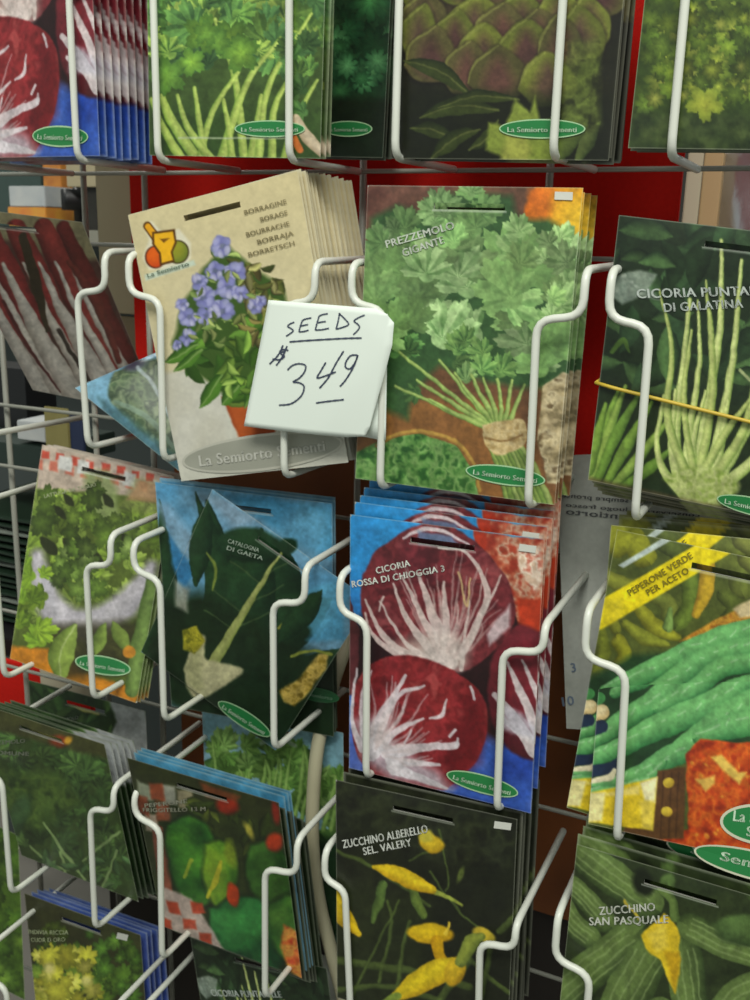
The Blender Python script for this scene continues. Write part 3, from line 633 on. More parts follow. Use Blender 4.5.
def art_cat(A):
    A.base((66, 142, 188), (140, 172, 192), sc=42)
    A.poly([(196, 492), (240, 500), (262, 522), (236, 528), (222, 516)], (138, 168, 190), 10); A.poly([(215, 490), (330, 506), (336, 560), (300, 545)], (78, 158, 200), 8, .8)
    A.poly([(258, 548), (300, 505), (330, 512), (320, 560)], (110, 170, 200), 14, .6)
    G, E = (38, 70, 40), (20, 44, 28)
    for p, q, w, b in (((196, 690), (207, 500), 20, .12), ((178, 700), (196, 492), 14, .2), ((205, 690), (284, 548), 52, .06), ((230, 690), (330, 600), 34, -.1), ((190, 690), (162, 560), 24, -.15), ((240, 700), (262, 530), 36, -.05), ((250, 720), (345, 650), 34, .1), ((176, 650), (160, 500), 9, 0)):
        A.leaf(p, q, w, G, E, None, b)
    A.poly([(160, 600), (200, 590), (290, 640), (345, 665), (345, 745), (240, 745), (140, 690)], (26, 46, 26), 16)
    A.ell(252, 545, 34, 17, 8, G, E, 4); A.ell(288, 545, 9, 8, 0, (30, 58, 36), soft=3)
    A.poly([(169, 532), (188, 560), (206, 532), (208, 552), (182, 592), (172, 562)], (58, 130, 180), 3); A.poly([(150, 500), (170, 505), (200, 545), (188, 560)], (132, 164, 188), 8, .75)
    A.leaf((196, 585), (207, 505), 13, G, E)
    A.tube([(208, 552), (217, 566), (214, 590)], [1, 1.6, 1], (120, 136, 60))
    A.poly([(175, 580), (190, 590), (188, 612), (176, 606)], (176, 176, 160), 5, .8)
    for p, q in (((262, 585), (232, 560)), ((256, 600), (285, 585)), ((246, 615), (215, 590)), ((270, 572), (288, 562)), ((236, 630), (205, 610)), ((240, 625), (272, 612))): A.tube([p, q], .7, (78, 100, 60), a=.7)
    A.tube([(202, 682), (232, 632), (258, 590), (281, 552)], [6, 4.5, 2.6, 1.2], (170, 176, 104), (128, 142, 70))
    A.tube([(279, 628), (306, 600)], 1.4, (150, 150, 60)); A.poly([(308, 640), (345, 590), (345, 640)], (80, 156, 196), 6, .9)
    A.poly([(305, 590), (336, 580), (345, 600), (318, 640), (306, 620)], (92, 166, 200), 5, .8); A.leaf((280, 640), (322, 590), 13, G, E)
    A.poly([(184, 668), (196, 640), (206, 636), (206, 656), (218, 660), (244, 669), (224, 686), (200, 698), (188, 690)], (196, 190, 146), 3, sm=True)
    A.poly([(186, 668), (198, 645), (203, 640), (202, 660), (205, 690), (192, 690)], (178, 176, 128), 5, .8)
    A.mottle([(184, 630), (198, 626), (206, 640), (196, 654), (184, 648)], [(120, 120, 30), (186, 176, 50), (150, 146, 40)], 4, 2)
    A.mottle([(280, 690), (300, 676), (318, 654), (330, 652), (326, 668), (310, 690), (296, 706), (284, 702)], [(150, 124, 40), (206, 176, 90), (120, 100, 30)], 5, 3); A.tube([(292, 656), (312, 650), (332, 654)], 1.4, (140, 150, 60))

def art_pep(A):
    A.base((64, 74, 32), (92, 100, 42), sc=16)
    for p, w, c in (([(612, 540), (626, 534), (640, 548)], 13, (150, 152, 40)), ([(606, 575), (630, 580), (648, 575)], 8, (132, 136, 48)), ([(640, 602), (660, 620), (682, 628)], [6, 9, 4], (158, 158, 44)), ([(630, 620), (650, 632), (672, 636)], [5, 8, 3], (140, 146, 48)), ([(650, 585), (668, 594), (672, 606)], 9, (126, 136, 56)), ([(684, 560), (692, 590), (682, 612)], 9, (104, 124, 46)),
                    ([(718, 545), (734, 552), (740, 570)], 12, (108, 118, 50)), ([(724, 580), (736, 590), (728, 606)], 8, (92, 104, 42)), ([(624, 638), (632, 652), (628, 662)], 7, (150, 150, 40)), ([(602, 632), (610, 650), (604, 668)], 8, (112, 120, 40)), ([(660, 535), (672, 542), (676, 556)], 8, (88, 100, 44)), ([(742, 540), (756, 550), (764, 590)], 11, (120, 126, 56)), ([(770, 550), (790, 580), (800, 620)], 12, (110, 118, 48)), ([(610, 612), (620, 626)], 6, (134, 138, 44)), ([(780, 620), (800, 600), (840, 590)], 12, (120, 130, 60)), ([(671, 600), (671, 618)], [2, 5], (130, 160, 80))):
        A.tube(p, w, c, tuple(int(v * .55) for v in c))
    A.tube([(703, 550), (705, 575), (698, 602)], [8, 8, 4], (196, 160, 42), (140, 110, 34))
    A.warp(0)
    A.poly([(604, 597), (692, 530), (730, 532), (606, 628), (600, 632)], (228, 206, 22), 1.6); A.poly([(604, 597), (624, 594), (626, 612), (606, 628)], (214, 194, 40), 6, .8)
    A.poly([(616, 561), (660, 526), (670, 526), (621, 563)], (182, 194, 186), 1.6)
    A.warp(2)
    A.mottle([(684, 632), (722, 602), (750, 585), (860, 560), (850, 600), (742, 612), (720, 622)], [(140, 84, 26), (196, 146, 50), (170, 112, 36)], 6, 2)
    A.poly([(734, 592), (755, 577), (860, 556), (860, 575), (742, 600)], (206, 186, 140), 3)
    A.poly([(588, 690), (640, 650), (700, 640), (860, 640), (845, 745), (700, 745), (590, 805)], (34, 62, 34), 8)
    for p, w in (([(616, 692), (650, 672), (700, 640), (760, 612), (860, 590)], [6, 11, 13, 14, 12]), ([(580, 752), (624, 720), (668, 690), (712, 648), (770, 626), (860, 600)], [6, 10, 13, 12, 12, 12]), ([(660, 706), (700, 684), (736, 652), (800, 640)], [8, 10, 11, 10]), ([(570, 768), (610, 752), (660, 726), (720, 700), (760, 672), (860, 640)], [6, 9, 13, 14, 14, 12]), ([(596, 786), (640, 774), (690, 744), (730, 716), (790, 690), (860, 670)], [5, 9, 13, 16, 16, 14]), ([(700, 736), (750, 722), (850, 715)], [8, 14, 14]), ([(562, 796), (600, 794), (640, 784), (664, 762)], [4, 7, 7, 4])):
        A.tube(p, w, (112, 176, 104), (44, 106, 56), lit=.45)
        P = smooth_pts(p); rd = random.Random(len(p) + int(p[0][0]))
        for i in range(0, len(P) - 1, 2):
            x, y = P[i]; A.tube([(x + rd.uniform(-4, 4), y - rd.uniform(2, 6)), (x + rd.uniform(4, 9), y - rd.uniform(6, 10))], .9, (168, 206, 158), a=.55)
    A.tube([(588, 704), (600, 698)], 6, (70, 140, 74)); A.tube([(586, 716), (602, 712)], [7, 8], (226, 208, 160), (190, 160, 104)); A.tube([(584, 732), (602, 726)], 6, (28, 42, 64))
    A.tube([(592, 772), (612, 768), (618, 762)], [6, 6, 4], (28, 42, 64)); A.tube([(592, 782), (608, 778), (616, 770)], [2.5, 3, 2], (226, 214, 176))
    A.mottle([(686, 752), (700, 738), (740, 742), (850, 745), (832, 882), (745, 882), (690, 858), (655, 846), (656, 836), (688, 830)], [(140, 42, 16), (186, 66, 22), (206, 96, 30), (168, 54, 18)], 12, 2)
    for k in range(46):
        rd = random.Random(k); x, y = rd.uniform(690, 840), rd.uniform(748, 872); A.ell(x, y, rd.uniform(1.5, 4), rd.uniform(1.2, 3), rd.uniform(0, 180), (226, 150, 50), (200, 100, 34), 2, .8)
    A.poly([(712, 756), (722, 754), (738, 772), (748, 772), (740, 784), (726, 772)], (224, 186, 84), 3); A.poly([(696, 778), (716, 774), (716, 782), (706, 790)], (220, 176, 80), 3)
    A.warp(.6)
    A.poly([(658, 770), (686, 766), (684, 838), (650, 840), (622, 834), (626, 826), (652, 828)], (88, 58, 30), 2)
    for x in (664, 672, 679): A.tube([(x, 772), (x - 3, 836)], .8, (64, 40, 22), a=.7)
    A.ell(669, 782, 5.5, 5, 0, (216, 186, 60), (170, 136, 40)); A.ell(667, 811, 5.5, 5, 0, (216, 186, 60), (170, 136, 40))
    A.poly([(590, 793), (658, 776), (653, 830), (588, 822)], (218, 188, 36), 2); A.poly([(590, 793), (606, 792), (602, 821), (588, 822)], (228, 216, 150), 3)
    A.poly([(640, 782), (658, 776), (655, 802), (645, 800)], (232, 222, 170), 3); A.poly([(640, 800), (655, 800), (653, 830), (642, 828)], (224, 200, 90), 4, .7); A.poly([(606, 793), (640, 784), (640, 794), (606, 796)], (226, 206, 120), 3, .8)
    A.poly([(586, 824), (622, 834), (620, 846), (584, 838)], (196, 160, 40), 2)

def art_herb(A):
    A.base((44, 62, 30), (70, 92, 42), sc=18)
    A.scatter([(-20, 720), (108, 748), (136, 895), (20, 850)], 60, (8, 18), [(84, 118, 58), (70, 102, 50), (98, 132, 64)], [(40, 60, 30), (50, 72, 34)], kind='fan', seed=4)
    A.poly([(-25, 700), (106, 742), (110, 760), (-20, 725)], (72, 74, 40), 5)
    A.mottle([(-10, 770), (60, 770), (80, 800), (40, 830), (-10, 800)], [(66, 92, 40), (86, 112, 48), (48, 70, 32)], 10, 8)
    A.ell(20, 815, 10, 22, 20, (70, 104, 64), (44, 70, 40), 5, .8)
    for p in ([(44, 822), (66, 852), (92, 890)], [(40, 866), (60, 872), (84, 894)], [(84, 860), (108, 840), (120, 832)], [(60, 890), (66, 870), (62, 850)], [(100, 890), (112, 866), (118, 850)], [(30, 845), (50, 862), (70, 870)]): A.tube(p, [1, 1.6, 1.2], (150, 176, 110), a=.9)
    A.scatter([(40, 850), (130, 860), (138, 900), (60, 890)], 14, (6, 11), [(84, 118, 68), (100, 132, 76)], [(44, 66, 36)], kind='leaf', seed=9)
    A.ell(59, 740, 9, 6, 10, (150, 66, 34), (110, 50, 28), 4); A.ell(68, 740, 4, 4, 0, (214, 160, 50), soft=3)

def art_herbback(A):
    A.base((32, 52, 28), (52, 78, 40), sc=14)
    A.scatter([(28, 682), (120, 704), (120, 760), (28, 740)], 40, (6, 13), [(58, 88, 44), (76, 106, 52)], [(28, 46, 24)], kind='leaf', seed=2)
    A.tube([(70, 704), (84, 708), (100, 714)], [1, 2.5, 1], (170, 166, 90)); A.poly([(26, 712), (36, 708), (46, 714), (40, 720), (30, 718)], (190, 196, 190), 2)
    A.poly([(110, 700), (146, 710), (156, 760), (122, 756), (112, 735), (118, 722)], (186, 190, 190), 3)

def art_chile(A):
    A.base((36, 48, 20), (52, 62, 26), sc=20)
    A.poly([(124, 756), (280, 800), (284, 826), (128, 786)], (44, 50, 24), 6)
    for x, y, c in ((146, 792, (150, 156, 132)), (170, 795, (164, 164, 148)), (186, 800, (150, 140, 110)), (152, 822, (190, 170, 150)), (158, 792, (150, 70, 40)), (142, 806, (140, 66, 40)), (164, 812, (150, 78, 50))):
        A.poly([(x - 8, y - 11), (x + 6, y - 9), (x + 8, y + 9), (x - 6, y + 7)], c, 3, .9)
    A.poly([(200, 782), (240, 796), (236, 806), (206, 796)], (150, 62, 30), 4, .6)
    A.scatter([(190, 800), (282, 815), (285, 860), (240, 850), (190, 830)], 18, (7, 13), [(58, 74, 28), (86, 98, 34)], [(32, 40, 18)], kind='leaf', seed=4)
    A.tube([(158, 830), (164, 870), (170, 905)], [6, 7, 6], (150, 84, 60), (110, 66, 48))
    for P_, c in (([(250, 842), (276, 838), (296, 870), (298, 905), (280, 915), (256, 900), (244, 868)], ((24, 58, 22), (48, 92, 32), (70, 116, 40))),
                  ([(206, 905), (236, 892), (266, 900), (284, 930), (280, 972), (240, 975), (212, 950)], ((16, 66, 34), (36, 104, 48), (60, 140, 66))),
                  ([(166, 822), (190, 812), (212, 828), (222, 862), (216, 898), (196, 908), (178, 892), (166, 856)], ((28, 74, 26), (52, 110, 36), (78, 138, 42))),
                  ([(206, 842), (224, 838), (238, 862), (234, 888), (216, 906), (204, 880)], ((56, 104, 28), (92, 140, 36), (126, 160, 42))),
                  ([(268, 900), (296, 896), (304, 950), (290, 965), (272, 940)], ((34, 80, 28), (62, 112, 40), (84, 128, 48)))):
        cx, cy = np.mean(P_, 0); A.poly(P_, (18, 34, 14), 7, .9, sm=True); A.mottle([(cx + (x - cx) * .93, cy + (y - cy) * .93) for x, y in P_], c, 20, 4, sm=True)
        A.poly([(cx - 6 + (x - cx) * .45, cy - 8 + (y - cy) * .45) for x, y in P_], c[2], 16, .6, sm=True)
    A.tube([(222, 862), (216, 880), (208, 895)], [1.5, 3, 1.5], (186, 182, 46)); A.tube([(192, 860), (186, 876)], [2, 1.6], (150, 170, 50)); A.ell(231, 852, 5, 14, -10, (120, 140, 36), soft=4)
    A.ell(234, 893, 6, 12, -15, (196, 66, 22), (150, 50, 20), 2); A.ell(228, 806, 11, 8, 10, (160, 44, 20), (110, 34, 18), 4); A.ell(275, 842, 9, 10, 0, (190, 60, 26), (120, 40, 20), 4); A.ell(275, 812, 4, 12, -10, (120, 36, 22), soft=3); A.ell(249, 830, 3, 9, -30, (170, 160, 60), soft=3)
    A.poly([(160, 885), (192, 897), (222, 945), (232, 965), (160, 935)], (196, 176, 164), 3)
    for x, y in ((174, 906), (190, 922), (206, 938), (166, 924), (214, 956), (198, 905), (182, 940)): A.poly([(x - 7, y - 6), (x + 5, y - 4), (x + 7, y + 7), (x - 5, y + 6)], (194, 66, 34), 2.5, .95)
    A.mottle([(284, 924), (300, 932), (308, 985), (288, 970), (280, 945)], [(206, 70, 26), (222, 160, 70), (196, 60, 24)], 9, 3)

def art_zuc(A):
    A.base((24, 27, 19), (38, 42, 26), sc=34)
    A.mottle([(334, 782), (520, 820), (516, 870), (440, 860), (334, 830)], [(30, 34, 22), (48, 54, 34), (26, 28, 20)], 16, 8, .8)
    A.poly([(334, 880), (430, 900), (420, 1050), (334, 1000)], (44, 52, 28), 20, .6)
    for p, w in (([(336, 850), (380, 870), (430, 905)], 2), ([(380, 980), (392, 930), (388, 900)], 2), ([(336, 960), (400, 968), (470, 985)], 4), ([(395, 1010), (402, 960), (410, 920)], 2), ([(430, 870), (450, 900), (500, 945)], 1.4), ([(440, 830), (450, 880), (446, 890)], 1.2), ([(470, 960), (500, 985), (515, 1000)], 2.4), ([(500, 930), (516, 915)], 4), ([(350, 1000), (380, 940), (400, 900)], 1.6), ([(334, 990), (390, 985), (440, 1000)], 3), ([(410, 860), (430, 850)], 1.2), ([(480, 1000), (490, 950), (480, 930)], 3), ([(420, 1040), (440, 1000), (470, 960)], 4)):
        A.tube(p, w, (84, 100, 48), (48, 60, 30), a=.8)
    A.tube([(384, 884), (378, 904), (374, 922)], [5, 5, 2], (92, 116, 54), (56, 74, 36)); A.tube([(412, 884), (418, 900), (424, 914)], [4, 5, 4], (104, 124, 54), (62, 80, 36))
    A.tube([(428, 888), (446, 896), (462, 905)], [3.2, 2, 1.2], (150, 160, 66)); A.tube([(374, 866), (392, 870), (412, 880), (432, 889)], [2, 7, 9, 4], (226, 194, 36), (182, 140, 22))
    A.ell(432, 842, 13, 9, 20, (222, 190, 44), (170, 134, 26), 2); A.ell(427, 836, 8, 6, 0, (190, 176, 60), soft=3); A.ell(462, 874, 3, 8, 20, (84, 96, 44), soft=2)
    A.tube([(334, 895), (344, 916), (360, 932)], [8, 9, 3], (226, 192, 34), (186, 146, 26))
    A.ell(431, 932, 23, 10, 4, (226, 190, 32), (186, 142, 20), 2); A.tube([(446, 932), (450, 922)], [2, 1], (230, 196, 60)); A.tube([(438, 940), (440, 954), (446, 966)], [6, 5, 7], (214, 166, 22), (176, 130, 18))
    A.tube([(398, 994), (414, 984), (436, 972), (452, 964)], [5, 11, 13, 8], (228, 200, 36), (184, 146, 24)); A.ell(456, 970, 10, 15, 20, (220, 184, 40), (176, 136, 26), 2)
    A.ell(484, 934, 12, 7, 30, (206, 178, 54), (140, 130, 44), 2); A.tube([(462, 960), (472, 942), (482, 936)], [6, 8, 4], (140, 150, 60), (86, 100, 44)); A.tube([(398, 994), (380, 1004)], [4, 2], (130, 150, 60))

def art_sanp(A):
    A.base((34, 44, 25), (52, 64, 34), sc=22)
    def zu(p, w):
        A.tube(p, w, (104, 126, 66), (50, 66, 34), lit=.3); P = np.array(p, float); ww = np.max(w)
        d = P[-1] - P[0]; n = np.array([-d[1], d[0]]) / np.linalg.norm(d)
        for k in (-.6, -.2, .25, .6): A.tube(P + n * ww * k, .9, (140, 160, 100), a=.6)
    zu([(700, 830), (760, 880), (800, 920)], 20); zu([(578, 852), (612, 876), (648, 902)], [14, 17, 16]); zu([(572, 886), (588, 900), (606, 920)], 11); zu([(560, 905), (575, 925), (590, 936)], 12)
    A.ell(644, 882, 10, 14, -20, (24, 30, 18), soft=5); A.ell(668, 884, 8, 12, 20, (90, 116, 60), (54, 70, 36), 3)
    zu([(545, 1010), (590, 970), (632, 936)], 19); zu([(610, 1030), (630, 990), (650, 955)], [22, 24, 20]); zu([(700, 1060), (690, 1000), (684, 950)], 18); zu([(780, 960), (730, 945), (690, 925)], 14); zu([(720, 1040), (740, 1000), (800, 980)], 22); zu([(600, 1090), (640, 1060), (660, 1020)], 24)
    A.ell(745, 930, 30, 16, 10, (86, 112, 58), (50, 68, 36), 4)
    A.poly([(642, 934), (654, 922), (664, 912), (672, 916), (680, 936), (680, 966), (676, 992), (668, 978), (660, 960), (646, 948)], (222, 190, 40), 2); A.poly([(664, 950), (680, 950), (679, 975), (675, 990)], (196, 152, 24), 4, .8)
    A.poly([(648, 934), (664, 920), (668, 945), (656, 952)], (232, 206, 76), 5, .8); A.tube([(676, 916), (672, 900), (664, 888)], [5, 4, 6], (104, 128, 64), (64, 84, 40)); A.tube([(640, 918), (626, 900)], 1.5, (190, 170, 60))

def art_yell(A):
    A.base((46, 46, 26), (58, 62, 32), sc=20)
    A.scatter([(30, 950), (140, 950), (152, 1112), (45, 1065)], 80, (6, 13), [(122, 158, 50), (146, 176, 62), (98, 136, 44)], [(58, 84, 30), (72, 98, 34)], seed=3, nl=7)
    A.scatter([(90, 930), (140, 945), (148, 1010), (95, 1000)], 22, (5, 10), [(88, 128, 44), (106, 144, 52)], [(44, 66, 26)], seed=5, nl=7)
    A.scatter([(34, 950), (96, 955), (98, 1040), (40, 1030)], 60, (6, 13), [(224, 212, 70), (200, 198, 66), (238, 226, 110)], [(140, 146, 46), (160, 154, 50)], seed=7, nl=7)
    A.scatter([(42, 915), (66, 925), (66, 945), (40, 945)], 6, (5, 9), [(96, 116, 40)], [(56, 68, 26)], seed=8)
    A.ell(50, 968, 6, 5, 0, (226, 214, 130), soft=5); A.ell(88, 980, 6, 5, 0, (214, 206, 120), soft=5)

def art_bluebox(A):
    A.base((56, 84, 160), (90, 112, 176), sc=16)
    A.poly([(30, 905), (145, 940), (150, 1100), (45, 1060)], (64, 80, 150), 8, .6)

def art_bluetop(A):
    A.base((66, 140, 182), (92, 164, 198), sc=14)

def art_shadowleaf(A):
    A.base((24, 36, 20), (38, 54, 28), sc=10)

def art_green(A):
    A.base((150, 188, 200), (120, 168, 186), sc=30)
    A.scatter([(206, 740), (270, 735), (345, 770), (345, 940), (210, 900)], 46, (10, 20), [(96, 138, 66), (120, 158, 80), (78, 118, 58)], [(50, 82, 42)], kind='leaf', seed=3)
    A.scatter([(206, 745), (262, 738), (345, 775), (345, 830), (206, 815)], 60, (10, 18), [(128, 168, 84), (104, 146, 68), (148, 184, 104)], [(70, 106, 48)], kind='fan', seed=13)
    for k in range(16): A.tube([(212 + k * 8, 830), (216 + k * 8 + (k * 7 % 9), 780), (214 + k * 8 + (k * 5 % 13), 738 + (k * 37 % 40))], [2.4, 2, 1], (146, 182, 98), (90, 126, 58))
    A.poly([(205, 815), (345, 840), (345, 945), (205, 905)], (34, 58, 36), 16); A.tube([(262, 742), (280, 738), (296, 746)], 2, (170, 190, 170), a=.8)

def art_left(A):
    A.base((60, 88, 30), (92, 122, 40), sc=14)
    A.scatter([(-85, 800), (20, 840), (25, 995), (-75, 950)], 50, (8, 16), [(102, 138, 44), (84, 118, 38), (122, 156, 56)], [(46, 70, 26)], seed=2)

def art_white(A):
    A.base((178, 182, 172), (190, 193, 184), sc=50)

# ---------------------------------------------------------------- where each packet stands: centre x, y, z, roll, lean, yaw
POSE = {
'radic_top': (-.1064, .0200, .1012, 0, 0, 0), 'celery': (.0779, .0218, .0993, .0295, -.009, -.0174), 'artichoke': (.2651, .0244, .0958, .0207, -.0264, -.0092),
'curly': (.4178, .02, .0984, .03, 0, 0), 'treviso': (-.1138, .0471, -.1162, .1038, -.6039, -.0117), 'borage': (.0869, .0075, -.1172, -.2124, .01, .0231),
'parsley': (.2477, .0234, -.1138, .0095, .0344, .0392), 'punta': (.4084, .0292, -.1256, .1132, -.5025, .0451), 'lett': (-.0886, .0433, -.3300, .0852, .2049, .0265),
'catup': (.0858, .0189, -.3260, .0184, -.1062, .1459), 'catrot': (.0803, .0268, -.3432, .5408, -.2349, .0185), 'radic': (.2461, .0141, -.3314, -.0252, .0205, -.0116),
'pep': (.4279, .0057, -.3114, -.0357, .1419, .0173), 'herb': (-.1192, .0235, -.5519, .0552, -.2507, .0125), 'chile': (.0609, .0084, -.5524, .0152, -.2231, .0148),
'zuc': (.2382, .0193, -.5399, -.022, .0009, .0578), 'sanp': (.4176, .02, -.5442, .02, 0, 0), 'yell': (-.0970, .0215, -.7562, -.0378, .0051, -.0152),
'green': (.0808, .0642, -.5330, -.0376, .0215, -.0289), 'punta2': (.1014, .0325, -.7445, -.1526, .0034, -.02), 'herbback': (-.1334, .0799, -.5679, .0019, -.0056, .0085),
'left': (-.2453, .0216, -.6879, .0688, -.0259, 0), 'back': (.3804, .0836, -.2789, -.1557, .2036, .0315), 'kale': (.1005, .07, .1033, .03, 0, 0), 'pepb': (.4211, .012, -.3210, .0820, .0281, .0416)}
Q = {k: pose(*v) for k, v in POSE.items()}
Q['blue'] = np.array([at(75, 388, .02), at(225, 322, .085), at(285, 425, .075), at(179, 471, .02)])
B = lambda cx, cy, rx, ry, ang, h=4.6: (cx, cy, rx, ry, ang, [('La Semiorto Sementi', -.8, .8, .34, h)], GREENW, RIMW, TXTW)
T = lambda *items, rgb=WHITE, nm='title_lettering': (items, rgb, nm)
Q['punta'] = np.array([at(619, 215, .004), at(903, 248, .006), at(838, 533, .012), at(588, 480, .010)])
def pull(key, y):
    """seat a packet right behind the wires that hold it"""
    Q[key] = CAMPOS + (Q[key] - CAMPOS) * ((y - CAMPOS[1]) / ((Q[key][2][1] + Q[key][3][1]) / 2 - CAMPOS[1]))
for k_, y_ in (('radic_top', .006), ('celery', .006), ('artichoke', .007), ('curly', .006), ('borage', -.002), ('parsley', -.002), ('lett', .012), ('catrot', .030), ('catup', .018), ('radic', -.012), ('pep', -.013), ('pepb', -.002), ('herb', .012), ('chile', .008), ('zuc', -.022), ('sanp', -.022)): pull(k_, y_)

# ---------------------------------------------------------------- camera
cam = bpy.data.cameras.new('camera'); co = bpy.data.objects.new('camera', cam); COL.objects.link(co)
cam.sensor_fit = 'VERTICAL'; cam.sensor_height = 36; cam.lens = 36 * FPX / 1000; cam.clip_start = .01
cam.dof.use_dof = True; cam.dof.focus_distance = .47; cam.dof.aperture_fstop = 24
R3 = RC.T @ np.diag([1, -1, -1.0])
M = Matrix([[*R3[i], CAMPOS[i] + (Z0 if i == 2 else 0)] for i in range(3)] + [[0, 0, 0, 1]])
co.matrix_world = M; SC.camera = co

# ---------------------------------------------------------------- the setting
def struct(name, V, F, m, smooth=False):
    o = raw_mesh(name, V, F, m, smooth=smooth); o['kind'] = 'structure'; return o
struct('floor', *box_geo(-4, 4, -4, 3, -.05, 0), mat('grey_vinyl_floor', (120, 116, 108), .5, noise=.2, nscale=8))
struct('wall_back', *box_geo(-4, 4, 2.6, 2.7, 0, 3.2), mat('dim_store_wall', (58, 56, 50), .8, noise=.2, nscale=3))

# ---------------------------------------------------------------- wire display rack
OBS = {  # bends of the front wires measured on the photograph: bottom, shoulder, neck
(0,0,-1):((77,157),None,None),(0,0,1):((158,157),None,None),(0,1,-1):((289,157),None,None),(0,1,1):((395,154),None,None),(0,2,-1):((553,153),None,None),(0,2,1):((671,152),None,None),
(1,0,-1):((88,445),(77,293),(104,252)),(1,0,1):((163,458),(160,300),(128,254)),(1,1,-1):((284,474),None,(315,262)),(1,1,1):((380,485),None,(352,263)),(1,2,-1):((528,504),(537,320),(586,270)),(1,2,1):((635,516),(650,327),(612,270)),
(2,-1,1):((4,676),None,None),(2,0,-1):((93,697),(86,565),(110,535)),(2,0,1):((164,719),(160,580),(133,542)),(2,1,-1):((274,747),(273,602),(305,567)),(2,1,1):((366,776),(367,622),(340,575)),(2,2,-1):((497,809),(503,650),(545,625)),(2,2,1):((617,839),(626,671),(588,610)),
(3,-1,1):((11,892),None,None),(3,0,-1):((95,927),(90,808),(113,787)),(3,0,1):((162,957),(160,828),(134,792)),(3,1,-1):((265,996),(265,868),(297,840)),(3,1,1):(None,(345,890),(325,850)),(3,2,-1):(None,(480,942),(516,925)),(3,2,1):(None,(590,975),(558,915))}
NECKS = {(2, 2, -1): None}
rack = bpy.data.objects.new('wire_display_rack', None); rack.location = (0, REAR, 0); COL.objects.link(rack)
tag(rack, 'white coated wire display rack whose bottle shaped loops hold all the seed packets', 'display rack')
def rk(p): return np.array([p[0], p[1] - REAR, p[2] + Z0])
def hook(i, j, s):
    y = TILT * i; ob = OBS.get((i, j, s), (None, None, None)); x0 = j * PITCH
    b = at(*ob[0], y) if ob[0] else np.array([x0 + s * GAP / 2, y, -i * ROWH])
    sh = at(*ob[1], y) if ob[1] else np.array([b[0], y, -i * ROWH + SH])
    nk = at(*ob[2], y) if ob[2] else np.array([x0 + s * NW / 2, y, -i * ROWH + NK])
    lowneck = np.array([nk[0], y, sh[2] + .0035]); ry = REAR + TILT * i * .4
    b = b + np.array([0, 0, -.002])
    if (i, j) in ((1, 0), (2, -1), (2, 0), (3, -1), (3, 0)) or (i, j, s) in ((2, 1, -1), (3, 1, -1)): foot = [(b[0], ry, b[2]), b]
    else: foot = [(b[0], ry, b[2] - (.002 if i else 0)), b]
    P = foot + [(sh[0], y, sh[2]), lowneck, nk, (nk[0], ry, nk[2] + .002)]
    V, F = tube_geo(round_path([rk(p) for p in P], .010), .0025)
    raw_mesh('packet_hook', V, F, M_WIRE, rack)
for i in range(5):
    for j in range(-1, 4):
        for s in (-1, 1):
            if (j, s) in ((-1, -1), (3, 1)): continue
            hook(i, j, s)
for i in range(5):
    ry = REAR + TILT * i * .4
    for z in (-i * ROWH - .002, -i * ROWH + NK + .004):
        V, F = tube_geo([rk((-.42, ry + .003, z)), rk((.62, ry + .003, z))], .0017); raw_mesh('cross_wire', V, F, M_RAIL, rack)
for x in (-.41, -.236, -.130, -.066, .134, .275, .44, .60):
    V, F = tube_geo([rk((x, REAR + .008, -Z0 + .012)), rk((x, REAR + .008, .42))], .0026); raw_mesh('upright_wire', V, F, M_RAIL, rack)
V, F = box_geo(-.45, .65, -.2, .22, .002, .02, .004); raw_mesh('base_plate', V, F, mat('black_base', (30, 30, 30), .5), rack, smooth=False)

# ---------------------------------------------------------------- panels behind the rack
def boxthing(name, label, cat, b, m, bev=.001, group=None):
    V, F = box_geo(*b, bev); return tag(raw_mesh(name, [v + np.array([0, 0, Z0]) for v in V], F, m, smooth=False), label, cat, group)
boxthing('divider_panel', 'plain red panel hanging behind the middle of the wire rack', 'panel', (-.108, .357, .140, .146, -.215, .55), M_RED)
boxthing('divider_panel', 'brown board behind the rack below the red panel', 'panel', (-.07, .33, .141, .147, -.60, -.217), M_BROWN)
boxthing('divider_panel', 'small dark red panel low behind the left side of the rack', 'panel', (-.42, -.19, .150, .156, -.60, -.50), M_RED)
boxthing('divider_panel', 'dark board behind the lowest packets of the rack', 'panel', (-.18, .62, .150, .156, -1.1, -.56), M_DARK)
# back shelf on the left with goods
CARD = mat('beige_card', (176, 164, 132), .7, noise=.12, nscale=12); CREAM = mat('cream_card', (196, 186, 160), .7, noise=.1, nscale=9)
BLACK = mat('black_plastic', (18, 18, 20), .45, noise=.2); GREY = mat('grey_card', (150, 148, 134), .7, noise=.15)
YEL = mat('yellow_print', (216, 178, 60), .5, rgb2=(206, 96, 60), nscale=45); WHT = mat('white_print', (214, 212, 204), .5, rgb2=(150, 160, 170), nscale=30)
ORG = mat('orange_print', (216, 150, 60), .5, rgb2=(140, 70, 40), nscale=50)
sh = boxthing('store_shelf', 'grey store shelf behind the left side of the rack', 'shelf', (-1.1, -.16, .50, .85, -.066, -.046), GREY)
boxthing('shelf_upright', 'dark back panel of the store shelf behind the rack', 'panel', (-1.1, -.15, .86, .88, -1.4, .4), mat('shelf_back', (70, 78, 76), .7, noise=.3, nscale=4))
